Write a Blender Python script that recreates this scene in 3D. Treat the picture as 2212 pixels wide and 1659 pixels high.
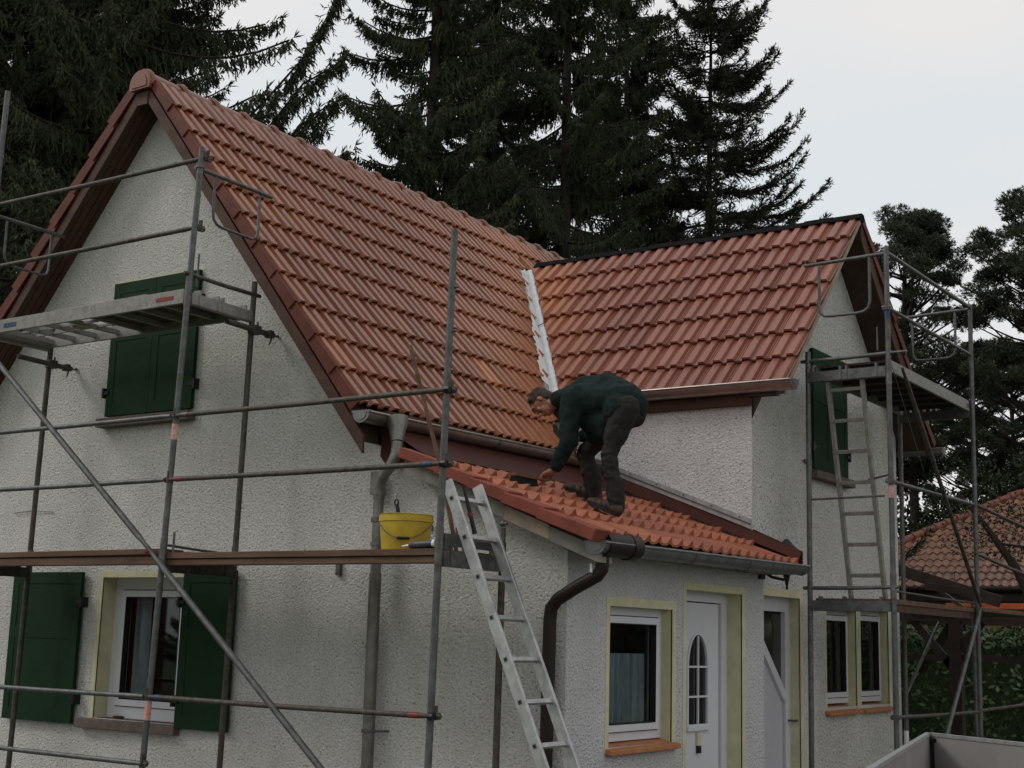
import bpy, bmesh, math, random
import numpy as np
from mathutils import Vector, Matrix, noise, geometry
random.seed(7); RNG = np.random.default_rng(11)
for o in list(bpy.data.objects): bpy.data.objects.remove(o)
SC = bpy.context.scene; COL = SC.collection
PI = math.pi; V = Vector
# ------------------------------------------------------------------ camera
def cam_axes(yaw, pitch, roll):
    fwd = V((math.cos(yaw)*math.cos(pitch), math.sin(yaw)*math.cos(pitch), math.sin(pitch)))
    r = fwd.cross(V((0,0,1))).normalized(); u = r.cross(fwd)
    c, s = math.cos(roll), math.sin(roll)
    return c*r+s*u, -s*r+c*u, -fwd
cx_, cy_, cz_ = cam_axes(math.radians(34.5818), math.radians(10.4212), math.radians(1.6054))
cam = bpy.data.objects.new('camera', bpy.data.cameras.new('camera')); COL.objects.link(cam)
cam.matrix_world = Matrix.Translation((0,0,1.75)) @ Matrix((cx_, cy_, cz_)).transposed().to_4x4()
cam.data.sensor_width = 36; cam.data.lens = 36*2983.63/2212; cam.data.clip_end = 600; cam.data.clip_start = .05
SC.camera = cam
# ------------------------------------------------------------------ world: bright thin overcast, brighter ahead
w = bpy.data.worlds.new('World'); SC.world = w; w.use_nodes = True
nt = w.node_tree; nt.nodes.clear(); N = nt.nodes.new; L = nt.links.new
SUN_DIR = V((-.42, .62, .66)).normalized()
sky = N('ShaderNodeTexSky'); sky.sky_type = 'NISHITA'; sky.sun_disc = False
sky.sun_elevation = math.asin(SUN_DIR.z); sky.sun_rotation = math.atan2(SUN_DIR.x, SUN_DIR.y)
tc = N('ShaderNodeTexCoord')
sc_ = N('ShaderNodeVectorMath'); sc_.operation = 'SCALE'; sc_.inputs['Scale'].default_value = .10; L(sky.outputs[0], sc_.inputs[0])
dot = N('ShaderNodeVectorMath'); dot.operation = 'DOT_PRODUCT'; dot.inputs[1].default_value = V((.88,.02,.42)).normalized()
L(tc.outputs['Generated'], dot.inputs[0])
mr = N('ShaderNodeMapRange'); mr.inputs['From Min'].default_value = -.8; mr.inputs['From Max'].default_value = .75
mr.inputs['To Min'].default_value = .68; mr.inputs['To Max'].default_value = .76; L(dot.outputs['Value'], mr.inputs['Value'])
mp = N('ShaderNodeMapping'); mp.inputs['Scale'].default_value = (1.6,1.6,4.5); mp.inputs['Rotation'].default_value=(.2,.25,.4); L(tc.outputs['Generated'], mp.inputs[0])
nz = N('ShaderNodeTexNoise'); nz.inputs['Scale'].default_value = 1.5; nz.inputs['Detail'].default_value = 5; nz.inputs['Roughness'].default_value=.45; L(mp.outputs[0], nz.inputs[0])
cr = N('ShaderNodeValToRGB'); cr.color_ramp.elements[0].position=.34; cr.color_ramp.elements[0].color=(.88,.93,.965,1)
cr.color_ramp.elements[1].position=.66; cr.color_ramp.elements[1].color=(1.03,.985,.945,1); L(nz.outputs[0], cr.inputs[0])
ml = N('ShaderNodeVectorMath'); ml.operation='SCALE'; L(cr.outputs[0], ml.inputs[0]); L(mr.outputs[0], ml.inputs['Scale'])
mx = N('ShaderNodeMix'); mx.data_type='RGBA'; mx.inputs['Factor'].default_value=.965; L(sc_.outputs[0], mx.inputs['A']); L(ml.outputs[0], mx.inputs['B'])
bg = N('ShaderNodeBackground'); bg.inputs['Strength'].default_value = 1.0; L(mx.outputs['Result'], bg.inputs['Color'])
ow = N('ShaderNodeOutputWorld'); L(bg.outputs[0], ow.inputs[0])
sl = bpy.data.lights.new('sun', 'SUN'); sl.energy = .9; sl.angle = math.radians(16); sl.color = (1,.96,.9)
so = bpy.data.objects.new('sun', sl); COL.objects.link(so); so.rotation_euler = SUN_DIR.to_track_quat('Z','Y').to_euler()
SC.view_settings.view_transform='Standard'; SC.view_settings.look='None'; SC.view_settings.exposure=.16; SC.view_settings.gamma=1
SC.render.engine='CYCLES'; SC.cycles.max_bounces=6; SC.cycles.transparent_max_bounces=12
# ------------------------------------------------------------------ helpers
def tag(o, label=None, cat=None, group=None, kind=None):
    for k, v in (('label',label),('category',cat),('group',group),('kind',kind)):
        if v: o[k] = v
    return o
def empty(name, loc, label=None, cat=None, group=None):
    o = bpy.data.objects.new(name, None); COL.objects.link(o); o.location = loc; o.empty_display_size=.2
    return tag(o, label, cat, group)
def wloc(o):
    p = V((0,0,0))
    while o: p += o.location; o = o.parent
    return p
def link_mesh(name, me, mat, parent=None, smooth=False, label=None):
    """mesh given in world coordinates; stored relative to its parent"""
    o = bpy.data.objects.new(name, me); COL.objects.link(o)
    if mat is not None and not me.materials: me.materials.append(mat)
    if parent is not None:
        me.transform(Matrix.Translation(-wloc(parent))); o.parent = parent
    if smooth: me.shade_smooth()
    if label: o['label'] = label
    return o
def frame_of(d):
    d = V(d).normalized(); a = V((0,0,1)) if abs(d.z) < .95 else V((0,1,0))
    s = d.cross(a).normalized(); return s, d.cross(s).normalized(), d
class MB:
    def __init__(s): s.v=[]; s.f=[]
    def add(s, vs, fs):
        b=len(s.v); s.v += [tuple(p) for p in vs]; s.f += [tuple(i+b for i in f) for f in fs]; return s
    def box(s, lo, hi):
        x0,y0,z0=lo; x1,y1,z1=hi
        return s.add([(x0,y0,z0),(x1,y0,z0),(x1,y1,z0),(x0,y1,z0),(x0,y0,z1),(x1,y0,z1),(x1,y1,z1),(x0,y1,z1)],
            [(0,3,2,1),(4,5,6,7),(0,1,5,4),(1,2,6,5),(2,3,7,6),(3,0,4,7)])
    def obox(s, c, ax, ay, az):   # centre and three half-axis vectors
        c,ax,ay,az=V(c),V(ax),V(ay),V(az)
        pts=[c+i*ax+j*ay+k*az for k in(-1,1) for j in(-1,1) for i in(-1,1)]
        return s.add(pts,[(0,2,3,1),(4,5,7,6),(0,1,5,4),(1,3,7,5),(3,2,6,7),(2,0,4,6)])
    def bar(s, p0, p1, side, wd, th):  # rectangular bar; side = direction of width
        p0,p1=V(p0),V(p1); d=p1-p0; sd=V(side); sd=(sd-sd.project(d)).normalized(); n=d.cross(sd).normalized()
        return s.obox((p0+p1)/2, d/2, sd*wd/2, n*th/2)
    def path(s, pts, r, n=10, caps=True):
        pts=[V(p) for p in pts]; rs=r if isinstance(r,(list,tuple)) else [r]*len(pts)
        rings=[]; ref=None
        for i,p in enumerate(pts):
            d=(pts[min(i+1,len(pts)-1)]-pts[max(i-1,0)]).normalized()
            if ref is None: ref=frame_of(d)[0]
            ref=(ref-ref.project(d)).normalized(); b=d.cross(ref)
            rings.append([p+rs[i]*(math.cos(2*PI*k/n)*ref+math.sin(2*PI*k/n)*b) for k in range(n)])
        vs=[q for rg in rings for q in rg]; fs=[]
        for i in range(len(rings)-1):
            for k in range(n):
                a=i*n+k; b2=i*n+(k+1)%n; fs.append((a,b2,b2+n,a+n))
        if caps: fs += [tuple(range(n-1,-1,-1)), tuple(range((len(rings)-1)*n, len(rings)*n))]
        return s.add(vs,fs)
    def tube(s,p0,p1,r,n=10): return s.path([p0,p1],r,n)
    def ball(s,c,r,n=12,m=8,sc=(1,1,1),R=None):
        c=V(c); vs=[];fs=[]
        for i in range(m+1):
            t=PI*i/m
            for k in range(n):
                p=V((math.sin(t)*math.cos(2*PI*k/n)*r*sc[0],math.sin(t)*math.sin(2*PI*k/n)*r*sc[1],math.cos(t)*r*sc[2]))
                if R: p=R@p
                vs.append(c+p)
        for i in range(m):
            for k in range(n):
                a=i*n+k;b=i*n+(k+1)%n; fs.append((a,a+n,b+n,b))
        return s.add(vs,fs)
    def capsule(s,p0,p1,r0,r1):
        s.path([p0,p1],[r0,r1],12); s.ball(p0,r0,12,8); s.ball(p1,r1,12,8); return s
    def prism(s, poly, vec):
        n=len(poly); vec=V(vec); a=[V(p) for p in poly]; b=[p+vec for p in a]
        return s.add(a+b,[tuple(range(n-1,-1,-1)),tuple(range(n,2*n))]+[(i,(i+1)%n,(i+1)%n+n,i+n) for i in range(n)])
    def mesh(s,name):
        me=bpy.data.meshes.new(name); me.from_pydata(s.v,[],s.f)
        bm=bmesh.new(); bm.from_mesh(me); bmesh.ops.recalc_face_normals(bm,faces=bm.faces); bm.to_mesh(me); bm.free(); return me
    def build(s,name,mat,parent=None,smooth=False,label=None,bevel=0):
        me=s.mesh(name)
        if bevel:
            bm=bmesh.new(); bm.from_mesh(me); bmesh.ops.bevel(bm,geom=list(bm.edges),offset=bevel,segments=1,affect='EDGES',clamp_overlap=True); bm.to_mesh(me); bm.free()
        if smooth:
            me.shade_smooth()
            try: me.set_sharp_from_angle(angle=math.radians(40))
            except Exception: pass
        return link_mesh(name,me,mat,parent,False,label)
def quads_mesh(name, Vv, tri=False):
    """Vv: (n*4,3) array, consecutive quads"""
    k=3 if tri else 4; n=len(Vv)//k
    me=bpy.data.meshes.new(name); me.vertices.add(n*k); me.vertices.foreach_set('co',np.asarray(Vv,dtype=np.float32).ravel())
    me.loops.add(n*k); me.loops.foreach_set('vertex_index',np.arange(n*k,dtype=np.int32))
    me.polygons.add(n); me.polygons.foreach_set('loop_start',np.arange(0,n*k,k,dtype=np.int32))
    me.update(calc_edges=True); me.validate(); return me
# ------------------------------------------------------------------ materials
def mat(name, col, rough=.7, metal=0, var=0, vscale=8, bump=0, bscale=60, spec=.3, col2=None, attr=None, voro=None, detail=4, stretch=None, coat=0, dust=None):
    m=bpy.data.materials.new(name); m.use_nodes=True; t=m.node_tree; b=t.nodes['Principled BSDF']
    b.inputs['Roughness'].default_value=rough; b.inputs['Metallic'].default_value=metal; b.inputs['Specular IOR Level'].default_value=spec
    if coat: b.inputs['Coat Weight'].default_value=coat; b.inputs['Coat Roughness'].default_value=.25
    c=(*col,1); b.inputs['Base Color'].default_value=c
    tc=t.nodes.new('ShaderNodeTexCoord'); src=tc.outputs['Object']
    if stretch:
        mp=t.nodes.new('ShaderNodeMapping'); mp.inputs['Scale'].default_value=stretch; t.links.new(src,mp.inputs[0]); src=mp.outputs[0]
    cur=None
    if var or col2:
        n=t.nodes.new('ShaderNodeTexNoise'); n.inputs['Scale'].default_value=vscale; n.inputs['Detail'].default_value=detail; n.inputs['Roughness'].default_value=.65
        t.links.new(src,n.inputs['Vector'])
        r=t.nodes.new('ShaderNodeValToRGB'); r.color_ramp.elements[0].position=.32; r.color_ramp.elements[1].position=.68
        c0=col2 if col2 else tuple(x*(1-var) for x in col); c1=tuple(min(1,x*(1+var)) for x in col)
        r.color_ramp.elements[0].color=(*c0,1); r.color_ramp.elements[1].color=(*c1,1)
        t.links.new(n.outputs[0],r.inputs[0]); cur=r.outputs[0]
    if attr:
        a=t.nodes.new('ShaderNodeAttribute'); a.attribute_name='tint'
        mm=t.nodes.new('ShaderNodeMapRange'); mm.inputs['To Min'].default_value=1-attr; mm.inputs['To Max'].default_value=1+attr; t.links.new(a.outputs['Fac'],mm.inputs['Value'])
        vm=t.nodes.new('ShaderNodeVectorMath'); vm.operation='SCALE'
        if cur: t.links.new(cur,vm.inputs[0])
        else: vm.inputs[0].default_value=col
        t.links.new(mm.outputs[0],vm.inputs['Scale']); cur=vm.outputs[0]
    if dust:
        a=t.nodes.new('ShaderNodeAttribute'); a.attribute_name='dust'
        n=t.nodes.new('ShaderNodeTexNoise'); n.inputs['Scale'].default_value=5; n.inputs['Detail'].default_value=4; t.links.new(tc.outputs['Object'],n.inputs['Vector'])
        mu=t.nodes.new('ShaderNodeMath'); mu.operation='MULTIPLY_ADD'; t.links.new(n.outputs[0],mu.inputs[0]); mu.inputs[1].default_value=1.1; mu.inputs[2].default_value=.25
        m2=t.nodes.new('ShaderNodeMath'); m2.operation='MULTIPLY'; m2.use_clamp=True; t.links.new(mu.outputs[0],m2.inputs[0]); t.links.new(a.outputs['Fac'],m2.inputs[1])
        mx=t.nodes.new('ShaderNodeMix'); mx.data_type='RGBA'; t.links.new(m2.outputs[0],mx.inputs['Factor']); t.links.new(cur,mx.inputs['A']); mx.inputs['B'].default_value=(*dust,1); cur=mx.outputs['Result']
    if cur: t.links.new(cur,b.inputs['Base Color'])
    if bump:
        n=t.nodes.new('ShaderNodeTexNoise'); n.inputs['Scale'].default_value=bscale; n.inputs['Detail'].default_value=5; n.inputs['Roughness'].default_value=.6; t.links.new(src,n.inputs['Vector'])
        bp=t.nodes.new('ShaderNodeBump'); bp.inputs['Strength'].default_value=min(1,bump); bp.inputs['Distance'].default_value=.02; t.links.new(n.outputs[0],bp.inputs['Height']); t.links.new(bp.outputs[0],b.inputs['Normal'])
    return m
def plaster(name, col, pit=.5):
    m=bpy.data.materials.new(name); m.use_nodes=True; t=m.node_tree; b=t.nodes['Principled BSDF']; b.inputs['Roughness'].default_value=.92; b.inputs['Specular IOR Level'].default_value=.2
    nn=t.nodes.new; l=t.links.new; tc=nn('ShaderNodeTexCoord').outputs['Object']
    mpg=nn('ShaderNodeMapping'); mpg.inputs['Scale'].default_value=(1,1,1.25); l(tc,mpg.inputs[0])
    n1=nn('ShaderNodeTexNoise'); n1.inputs['Scale'].default_value=36; n1.inputs['Detail'].default_value=6; n1.inputs['Roughness'].default_value=.72; l(mpg.outputs[0],n1.inputs[0])
    n3=nn('ShaderNodeTexNoise'); n3.inputs['Scale'].default_value=46; n3.inputs['Detail'].default_value=2; n3.inputs['Roughness'].default_value=.5; l(mpg.outputs[0],n3.inputs[0])
    n2=nn('ShaderNodeTexNoise'); n2.inputs['Scale'].default_value=1.1; n2.inputs['Detail'].default_value=6; n2.inputs['Roughness'].default_value=.6; l(tc,n2.inputs[0])
    big=nn('ShaderNodeValToRGB'); big.color_ramp.elements[0].position=.3; big.color_ramp.elements[1].position=.7
    big.color_ramp.elements[0].color=(col[0]*.85,col[1]*.845,col[2]*.82,1); big.color_ramp.elements[1].color=(*[x*1.04 for x in col],1); l(n2.outputs[0],big.inputs[0])
    pr=nn('ShaderNodeValToRGB'); pr.color_ramp.elements[0].position=.30; pr.color_ramp.elements[0].color=(1-pit,1-pit,1-pit*1.05,1); pr.color_ramp.elements[1].position=.385; pr.color_ramp.elements[1].color=(1,1,1,1); l(n3.outputs[0],pr.inputs[0])
    gr=nn('ShaderNodeValToRGB'); gr.color_ramp.elements[0].position=.36; gr.color_ramp.elements[0].color=(.83,.83,.83,1); gr.color_ramp.elements[1].position=.62; gr.color_ramp.elements[1].color=(1.1,1.1,1.1,1); l(n1.outputs[0],gr.inputs[0])
    mu=nn('ShaderNodeMix'); mu.data_type='RGBA'; mu.blend_type='MULTIPLY'; mu.inputs['Factor'].default_value=1; l(big.outputs[0],mu.inputs['A']); l(pr.outputs[0],mu.inputs['B'])
    mv=nn('ShaderNodeMix'); mv.data_type='RGBA'; mv.blend_type='MULTIPLY'; mv.inputs['Factor'].default_value=1; l(mu.outputs['Result'],mv.inputs['A']); l(gr.outputs[0],mv.inputs['B']); l(mv.outputs['Result'],b.inputs['Base Color'])
    ms=nn('ShaderNodeMapping'); ms.inputs['Scale'].default_value=(2.6,2.6,.35); l(tc,ms.inputs[0])
    n4=nn('ShaderNodeTexNoise'); n4.inputs['Scale'].default_value=1.6; n4.inputs['Detail'].default_value=6; n4.inputs['Roughness'].default_value=.7; l(ms.outputs[0],n4.inputs[0])
    st=nn('ShaderNodeValToRGB'); st.color_ramp.elements[0].position=.34; st.color_ramp.elements[0].color=(.94,.935,.92,1); st.color_ramp.elements[1].position=.56; st.color_ramp.elements[1].color=(1,1,1,1); l(n4.outputs[0],st.inputs[0])
    mw=nn('ShaderNodeMix'); mw.data_type='RGBA'; mw.blend_type='MULTIPLY'; mw.inputs['Factor'].default_value=1; l(mv.outputs['Result'],mw.inputs['A']); l(st.outputs[0],mw.inputs['B']); l(mw.outputs['Result'],b.inputs['Base Color'])
    ad=nn('ShaderNodeMath'); ad.operation='ADD'; l(n1.outputs[0],ad.inputs[0]); l(n3.outputs[0],ad.inputs[1])
    bp=nn('ShaderNodeBump'); bp.inputs['Strength'].default_value=1; bp.inputs['Distance'].default_value=.024; l(ad.outputs[0],bp.inputs['Height']); l(bp.outputs[0],b.inputs['Normal'])
    return m
def glass_mat():
    m=bpy.data.materials.new('window_glass'); m.use_nodes=True; t=m.node_tree; t.nodes.clear(); nn=t.nodes.new; l=t.links.new
    tr=nn('ShaderNodeBsdfTransparent'); tr.inputs[0].default_value=(.90,.93,.93,1); gl=nn('ShaderNodeBsdfGlossy'); gl.inputs['Roughness'].default_value=.02
    lw=nn('ShaderNodeLayerWeight'); lw.inputs['Blend'].default_value=.5; pw_=nn('ShaderNodeMath'); pw_.operation='POWER'; pw_.inputs[1].default_value=3.0; l(lw.outputs['Facing'],pw_.inputs[0]); fr=nn('ShaderNodeMath'); fr.operation='MULTIPLY_ADD'; fr.inputs[1].default_value=.55; fr.inputs[2].default_value=.03; l(pw_.outputs[0],fr.inputs[0]); mx=nn('ShaderNodeMixShader'); l(fr.outputs[0],mx.inputs[0]); l(tr.outputs[0],mx.inputs[1]); l(gl.outputs[0],mx.inputs[2])
    o=nn('ShaderNodeOutputMaterial'); l(mx.outputs[0],o.inputs[0]); return m
M={}
M['plaster']=plaster('roughcast_plaster',(.73,.725,.70),.55)
M['plaster2']=plaster('roughcast_plaster_light',(.72,.72,.735),.52)
M['yellow']=mat('yellow_paint',(.57,.54,.36),.8,var=.14,vscale=5,bump=.15,bscale=40)
M['green']=mat('green_shutter_paint',(.0075,.031,.012),.7,var=.15,vscale=5,bump=.08,bscale=30,spec=.15)
M['upvc']=mat('white_window_plastic',(.62,.63,.66),.35,var=.03)
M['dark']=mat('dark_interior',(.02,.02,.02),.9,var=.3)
M['seal']=mat('black_seal',(.012,.012,.012),.6)
M['glass']=glass_mat()
M['lace']=mat('lace_curtain',(.22,.26,.28),.9,var=.35,vscale=14,stretch=(1,1,.15))
M['sill']=mat('terracotta_sill',(.42,.17,.07),.6,var=.2,vscale=12)
M['sillbrown']=mat('brown_concrete_sill',(.13,.10,.085),.8,var=.25,vscale=10,bump=.2)
M['tile_main']=mat('engobed_clay_tile_brown_red',(.225,.074,.035),.34,var=.08,vscale=3,attr=.12,spec=.42,dust=(.47,.17,.06))
M['tile_wing']=mat('matt_clay_tile_red',(.225,.079,.053),.40,var=.08,vscale=4,attr=.12,spec=.45,dust=(.45,.15,.05))
M['tile_porch']=mat('orange_clay_pantile',(.29,.095,.050),.6,var=.22,vscale=5,attr=.14,bump=.1,bscale=80)
M['tile_flange']=mat('red_clay_verge_tile',(.115,.030,.020),.6,var=.25,vscale=6,spec=.2)
M['flange_red']=mat('red_verge_tile_porch',(.20,.047,.028),.6,var=.25,vscale=6,bump=.1)
M['redmetal']=mat('dark_red_flashing_metal',(.055,.014,.010),.7,var=.15,vscale=4,spec=.2)
M['board']=mat('brown_stained_wood',(.070,.034,.022),.7,var=.3,vscale=10,stretch=(1,.2,1))
M['soffit']=mat('dark_brown_soffit_wood',(.060,.036,.026),.7,var=.3,vscale=6)
M['fibre']=mat('grey_fibre_board',(.20,.19,.165),.85,var=.25,vscale=7,bump=.2)
M['zinc']=mat('zinc_sheet',(.19,.195,.195),.42,metal=.6,var=.22,vscale=9)
M['copperzinc']=mat('stained_zinc_sheet',(.33,.29,.27),.36,metal=.8,var=.22,vscale=7)
M['whitezinc']=mat('new_lead_white_flashing',(.80,.83,.86),.35,metal=.25,var=.1,vscale=14,bump=.15,bscale=25)
M['alu']=mat('aluminium',(.45,.455,.45),.42,metal=.75,var=.22,vscale=14)
M['galv']=mat('galvanised_steel_tube',(.165,.17,.172),.5,metal=.55,col2=(.085,.078,.068),vscale=16,bump=.1)
M['galvblue']=mat('galvanised_steel_tube_bluish',(.145,.155,.158),.5,metal=.5,col2=(.08,.078,.07),vscale=15,bump=.1)
M['rustgalv']=mat('weathered_steel_tube',(.115,.105,.092),.62,metal=.45,col2=(.055,.042,.033),vscale=20,bump=.15)
M['aludeck']=mat('spattered_aluminium_beam',(.30,.295,.275),.6,metal=.35,col2=(.20,.195,.18),vscale=18,bump=.15)
M['ply']=mat('dark_plywood_deck',(.055,.042,.034),.8,var=.35,vscale=9)
M['plank']=mat('weathered_scaffold_plank',(.115,.068,.044),.8,var=.35,vscale=14,stretch=(1,.12,1),bump=.2)
M['plankgrey']=mat('grey_loose_plank',(.24,.20,.17),.85,var=.3,vscale=12,bump=.2)
M['woodlight']=mat('pale_wood',(.32,.25,.19),.75,var=.25,vscale=12)
M['brownpipe']=mat('dark_brown_plastic',(.018,.009,.007),.45,var=.2)
M['black']=mat('black_plastic',(.012,.012,.013),.45)
M['red']=mat('red_paint',(.22,.03,.025),.5,var=.15)
M['blue']=mat('blue_paint',(.03,.065,.13),.55,var=.35,vscale=40)
M['white']=mat('white_plastic',(.75,.75,.74),.4,var=.05)
M['redwhite']=mat('faded_red_sticker',(.55,.14,.12),.6,col2=(.62,.50,.46),vscale=45)
M['bucket']=mat('yellow_plastic_bucket',(.62,.42,.025),.45,col2=(.42,.30,.05),vscale=7)
M['bark']=mat('conifer_bark',(.030,.023,.018),.9,var=.3,bump=.5,bscale=12)
M['needles']=mat('dark_spruce_needles',(.088,.108,.058),.85,col2=(.042,.054,.032),vscale=.6,spec=.25)
M['needles2']=mat('fir_needles',(.088,.095,.060),.85,col2=(.044,.050,.034),vscale=.6,spec=.25)
M['pine']=mat('pine_needles',(.070,.088,.050),.8,col2=(.036,.046,.028),vscale=.7,spec=.3)
M['leaf']=mat('laurel_leaf',(.060,.105,.035),.42,col2=(.028,.055,.018),vscale=3)
M['bush']=mat('bush_leaf',(.040,.060,.024),.7,col2=(.02,.032,.013),vscale=1.5)
M['grass']=mat('short_grass',(.055,.085,.03),.9,var=.35,vscale=3,bump=.5,bscale=20)
M['paving']=mat('concrete_paving',(.12,.115,.10),.9,var=.25,vscale=3,bump=.2)
M['trailer']=mat('trailer_panel',(.25,.235,.225),.6,var=.1,vscale=3)
M['nwall']=mat('ochre_render',(.26,.22,.11),.9,var=.12)
M['ntile']=mat('weathered_neighbour_tile',(.31,.145,.09),.38,col2=(.17,.10,.075),vscale=5,attr=.2,spec=.6)
M['timber']=mat('dark_timber',(.034,.022,.018),.75,var=.3,vscale=8)
M['orange']=mat('orange_board',(.50,.10,.03),.6,var=.2,vscale=12)
M['ladwood']=mat('dull_ladder_metal',(.25,.235,.21),.65,metal=.2,var=.25,vscale=14)
M['skin']=mat('tanned_skin',(.30,.135,.085),.55,var=.12,vscale=20)
M['hair']=mat('brown_grey_hair',(.045,.032,.026),.8,var=.4,vscale=90,bump=.5,bscale=120)
M['jumper']=mat('dark_green_jumper',(.0085,.020,.018),.9,var=.25,vscale=14,bump=.25,bscale=160,spec=.2)
M['trousers']=mat('dark_work_trousers',(.023,.0215,.0195),.85,col2=(.014,.0135,.0125),vscale=7,bump=.2,bscale=90,spec=.25)
M['shoe']=mat('brown_leather_shoe',(.040,.024,.015),.6,var=.3,vscale=18)
M['bristle']=mat('black_bristles',(.006,.006,.006),.9,bump=.4,bscale=200)
M['handlewood']=mat('brown_varnished_wood',(.15,.06,.035),.5,var=.2,vscale=20)
M['dust']=mat('black_membrane',(.010,.010,.011),.9,var=.2,spec=.05)
# ------------------------------------------------------------------ ground
def ground():
    n=40; vs=[];fs=[]
    for i in range(n+1):
        for j in range(n+1):
            x=-200+400*i/n+15; y=-200+400*j/n; vs.append((x,y,-.02))
    for i in range(n):
        for j in range(n): a=i*(n+1)+j; fs.append((a,a+n+1,a+n+2,a+1))
    me=bpy.data.meshes.new('ground'); me.from_pydata(vs,[],fs); o=link_mesh('ground',me,M['grass']); tag(o,kind='structure')
    tag(MB().add([(4.5,-6,.0),(20,-6,.0),(20,5.6,.0),(8.3,5.6,.0),(8.3,14,.0),(4.5,14,.0)],[(0,1,2,3,4,5)]).build('pavement',M['paving']),kind='structure')
ground()
# ================================================================== HOUSE
house=empty('house',(8.16,5.115,0),'white roughcast house with red tiled main roof, side wing and lean-to porch','house')
YR,ZR=9.62,6.80; SR,SLF=1.222,1.18       # main ridge
def zR(y): return ZR-SR*(YR-y)
def zL(y): return ZR-SLF*(y-YR)
XW,ZW=13.36,6.14; SWL,SWR=1.07,.98       # wing ridge
VX=7.89                                   # main verge plane
VY=4.87                                   # wing verge plane
EY=6.84                                   # main eave tile edge y
WX=11.35; WY=5.19                         # wing side wall, wing gable wall
def wall_with_holes(name, to3, poly, holes, depth_vec, m, parent, reveal_mat=None, skip_bottom=()):
    loops=[[V((a,b,0)) for a,b in poly]]+[[V((x0,z0,0)),(V((x1,z0,0))),V((x1,z1,0)),V((x0,z1,0))] for x0,x1,z0,z1 in holes]
    tris=geometry.tessellate_polygon(loops); flat=[p for lp in loops for p in lp]
    mb=MB(); mb.add([to3(p.x,p.y) for p in flat],[tuple(t) for t in tris]); me=mb.mesh(name)
    o=link_mesh(name,me,m,parent)
    dv=V(depth_vec)
    for (x0,x1,z0,z1) in holes:
        rb=MB(); c=[V(to3(x0,z0)),V(to3(x1,z0)),V(to3(x1,z1)),V(to3(x0,z1))]
        for i in range(4):
            a,b=c[i],c[(i+1)%4]; rb.add([a,b,b+dv,a+dv],[(0,1,2,3)])
        rb.build('window_reveal',reveal_mat or M['yellow'],o)
    return o
# walls
gz=lambda y:zR(y)-.25
gw=wall_with_holes('gable_wall',lambda y,z:(8.16,y,z),[(5.115,-.02),(12.25,-.02),(12.25,zL(12.25)-.25),(YR,ZR-.25),(6.87,gz(6.87)),(6.87,3.19),(5.115,2.52)],
    [(8.93,9.96,.97,2.18)],(.22,0,0),M['plaster'],house)
pw=wall_with_holes('porch_wall',lambda x,z:(x,5.115,z),[(8.16,-.02),(11.42,-.02),(11.42,2.50),(8.16,2.50)],[(8.745,9.705,1.0,2.0),(9.94,10.97,.08,2.17)],(0,.22,0),M['plaster2'],house)
ww=wall_with_holes('wing_gable_wall',lambda x,z:(x,WY,z),[(WX,-.02),(15.2,-.02),(15.2,ZW-SWR*(15.2-XW)-.24),(XW,ZW-.24),(WX,ZW-SWL*(XW-WX)-.24)],
    [(11.45,12.40,.08,2.19),(13.05,13.86,1.17,2.12),(13.98,14.82,1.17,2.14)],(0,.17,0),M['plaster'],house)
b=MB(); b.add([(11.42,5.115,-.02),(11.42,WY+.01,-.02),(11.42,WY+.01,2.46),(11.42,5.115,2.46)],[(0,1,2,3)])
b.add([(WX,WY,2.3),(WX,8.2,2.3),(WX,8.2,3.93),(WX,WY,3.93)],[(0,1,2,3)])
b.add([(8.16,6.87,2.0),(WX,6.87,2.0),(WX,6.87,3.4),(8.16,6.87,3.4)],[(0,1,2,3)])
b.add([(15.2,WY,-.02),(15.2,12,-.02),(15.2,12,4.1),(15.2,WY,4.1)],[(0,1,2,3)])
b.add([(8.16,12.25,-.02),(17.6,12.25,-.02),(17.6,12.25,3.5),(8.16,12.25,3.5)],[(0,1,2,3)])
b.build('side_wall',M['plaster2'],house)
# ---- tiled roofs
def tile_field(O,u,dn,n,U0,U1,edges,P,prof,lift,thick,seed,attrname='tint',jit=.003,startshift=0,under=.05,lipfn=None,rise=.045):
    rnd=random.Random(seed); vs=[];fs=[];tint=[]
    nt_=int(math.ceil((U1-U0)/P)); s0=edges[0]
    for ci in range(1,len(edges)):
        st,sb=edges[ci-1]-under,edges[ci]
        if ci==1: st=edges[0]
        for ti in range(nt_):
            ua=U0+ti*P; ub=min(ua+P,U1)
            if ub-ua<.02: continue
            tv=rnd.random(); dz=rnd.uniform(-jit,jit); ds=rnd.uniform(-jit,jit)
            base=len(vs); k=0
            for (f,h) in prof:
                uu=ua+f*P
                if uu>U1: uu=U1
                lb=lipfn(f) if lipfn else 0
                for (s,hh) in ((st,h*.9),(sb-rise+ds,h+lift*.8+dz+lb*.12),(sb+ds,h+lift+dz+lb),(sb+ds+.004,h+lift-thick+dz)):
                    vs.append(O+u*uu+dn*s+n*hh); tint.append(tv)
                k+=1
            for q in range(k-1):
                for r in range(3):
                    a=base+q*4+r; fs.append((a,a+1,a+5,a+4))
    return vs,fs,tint
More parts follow.
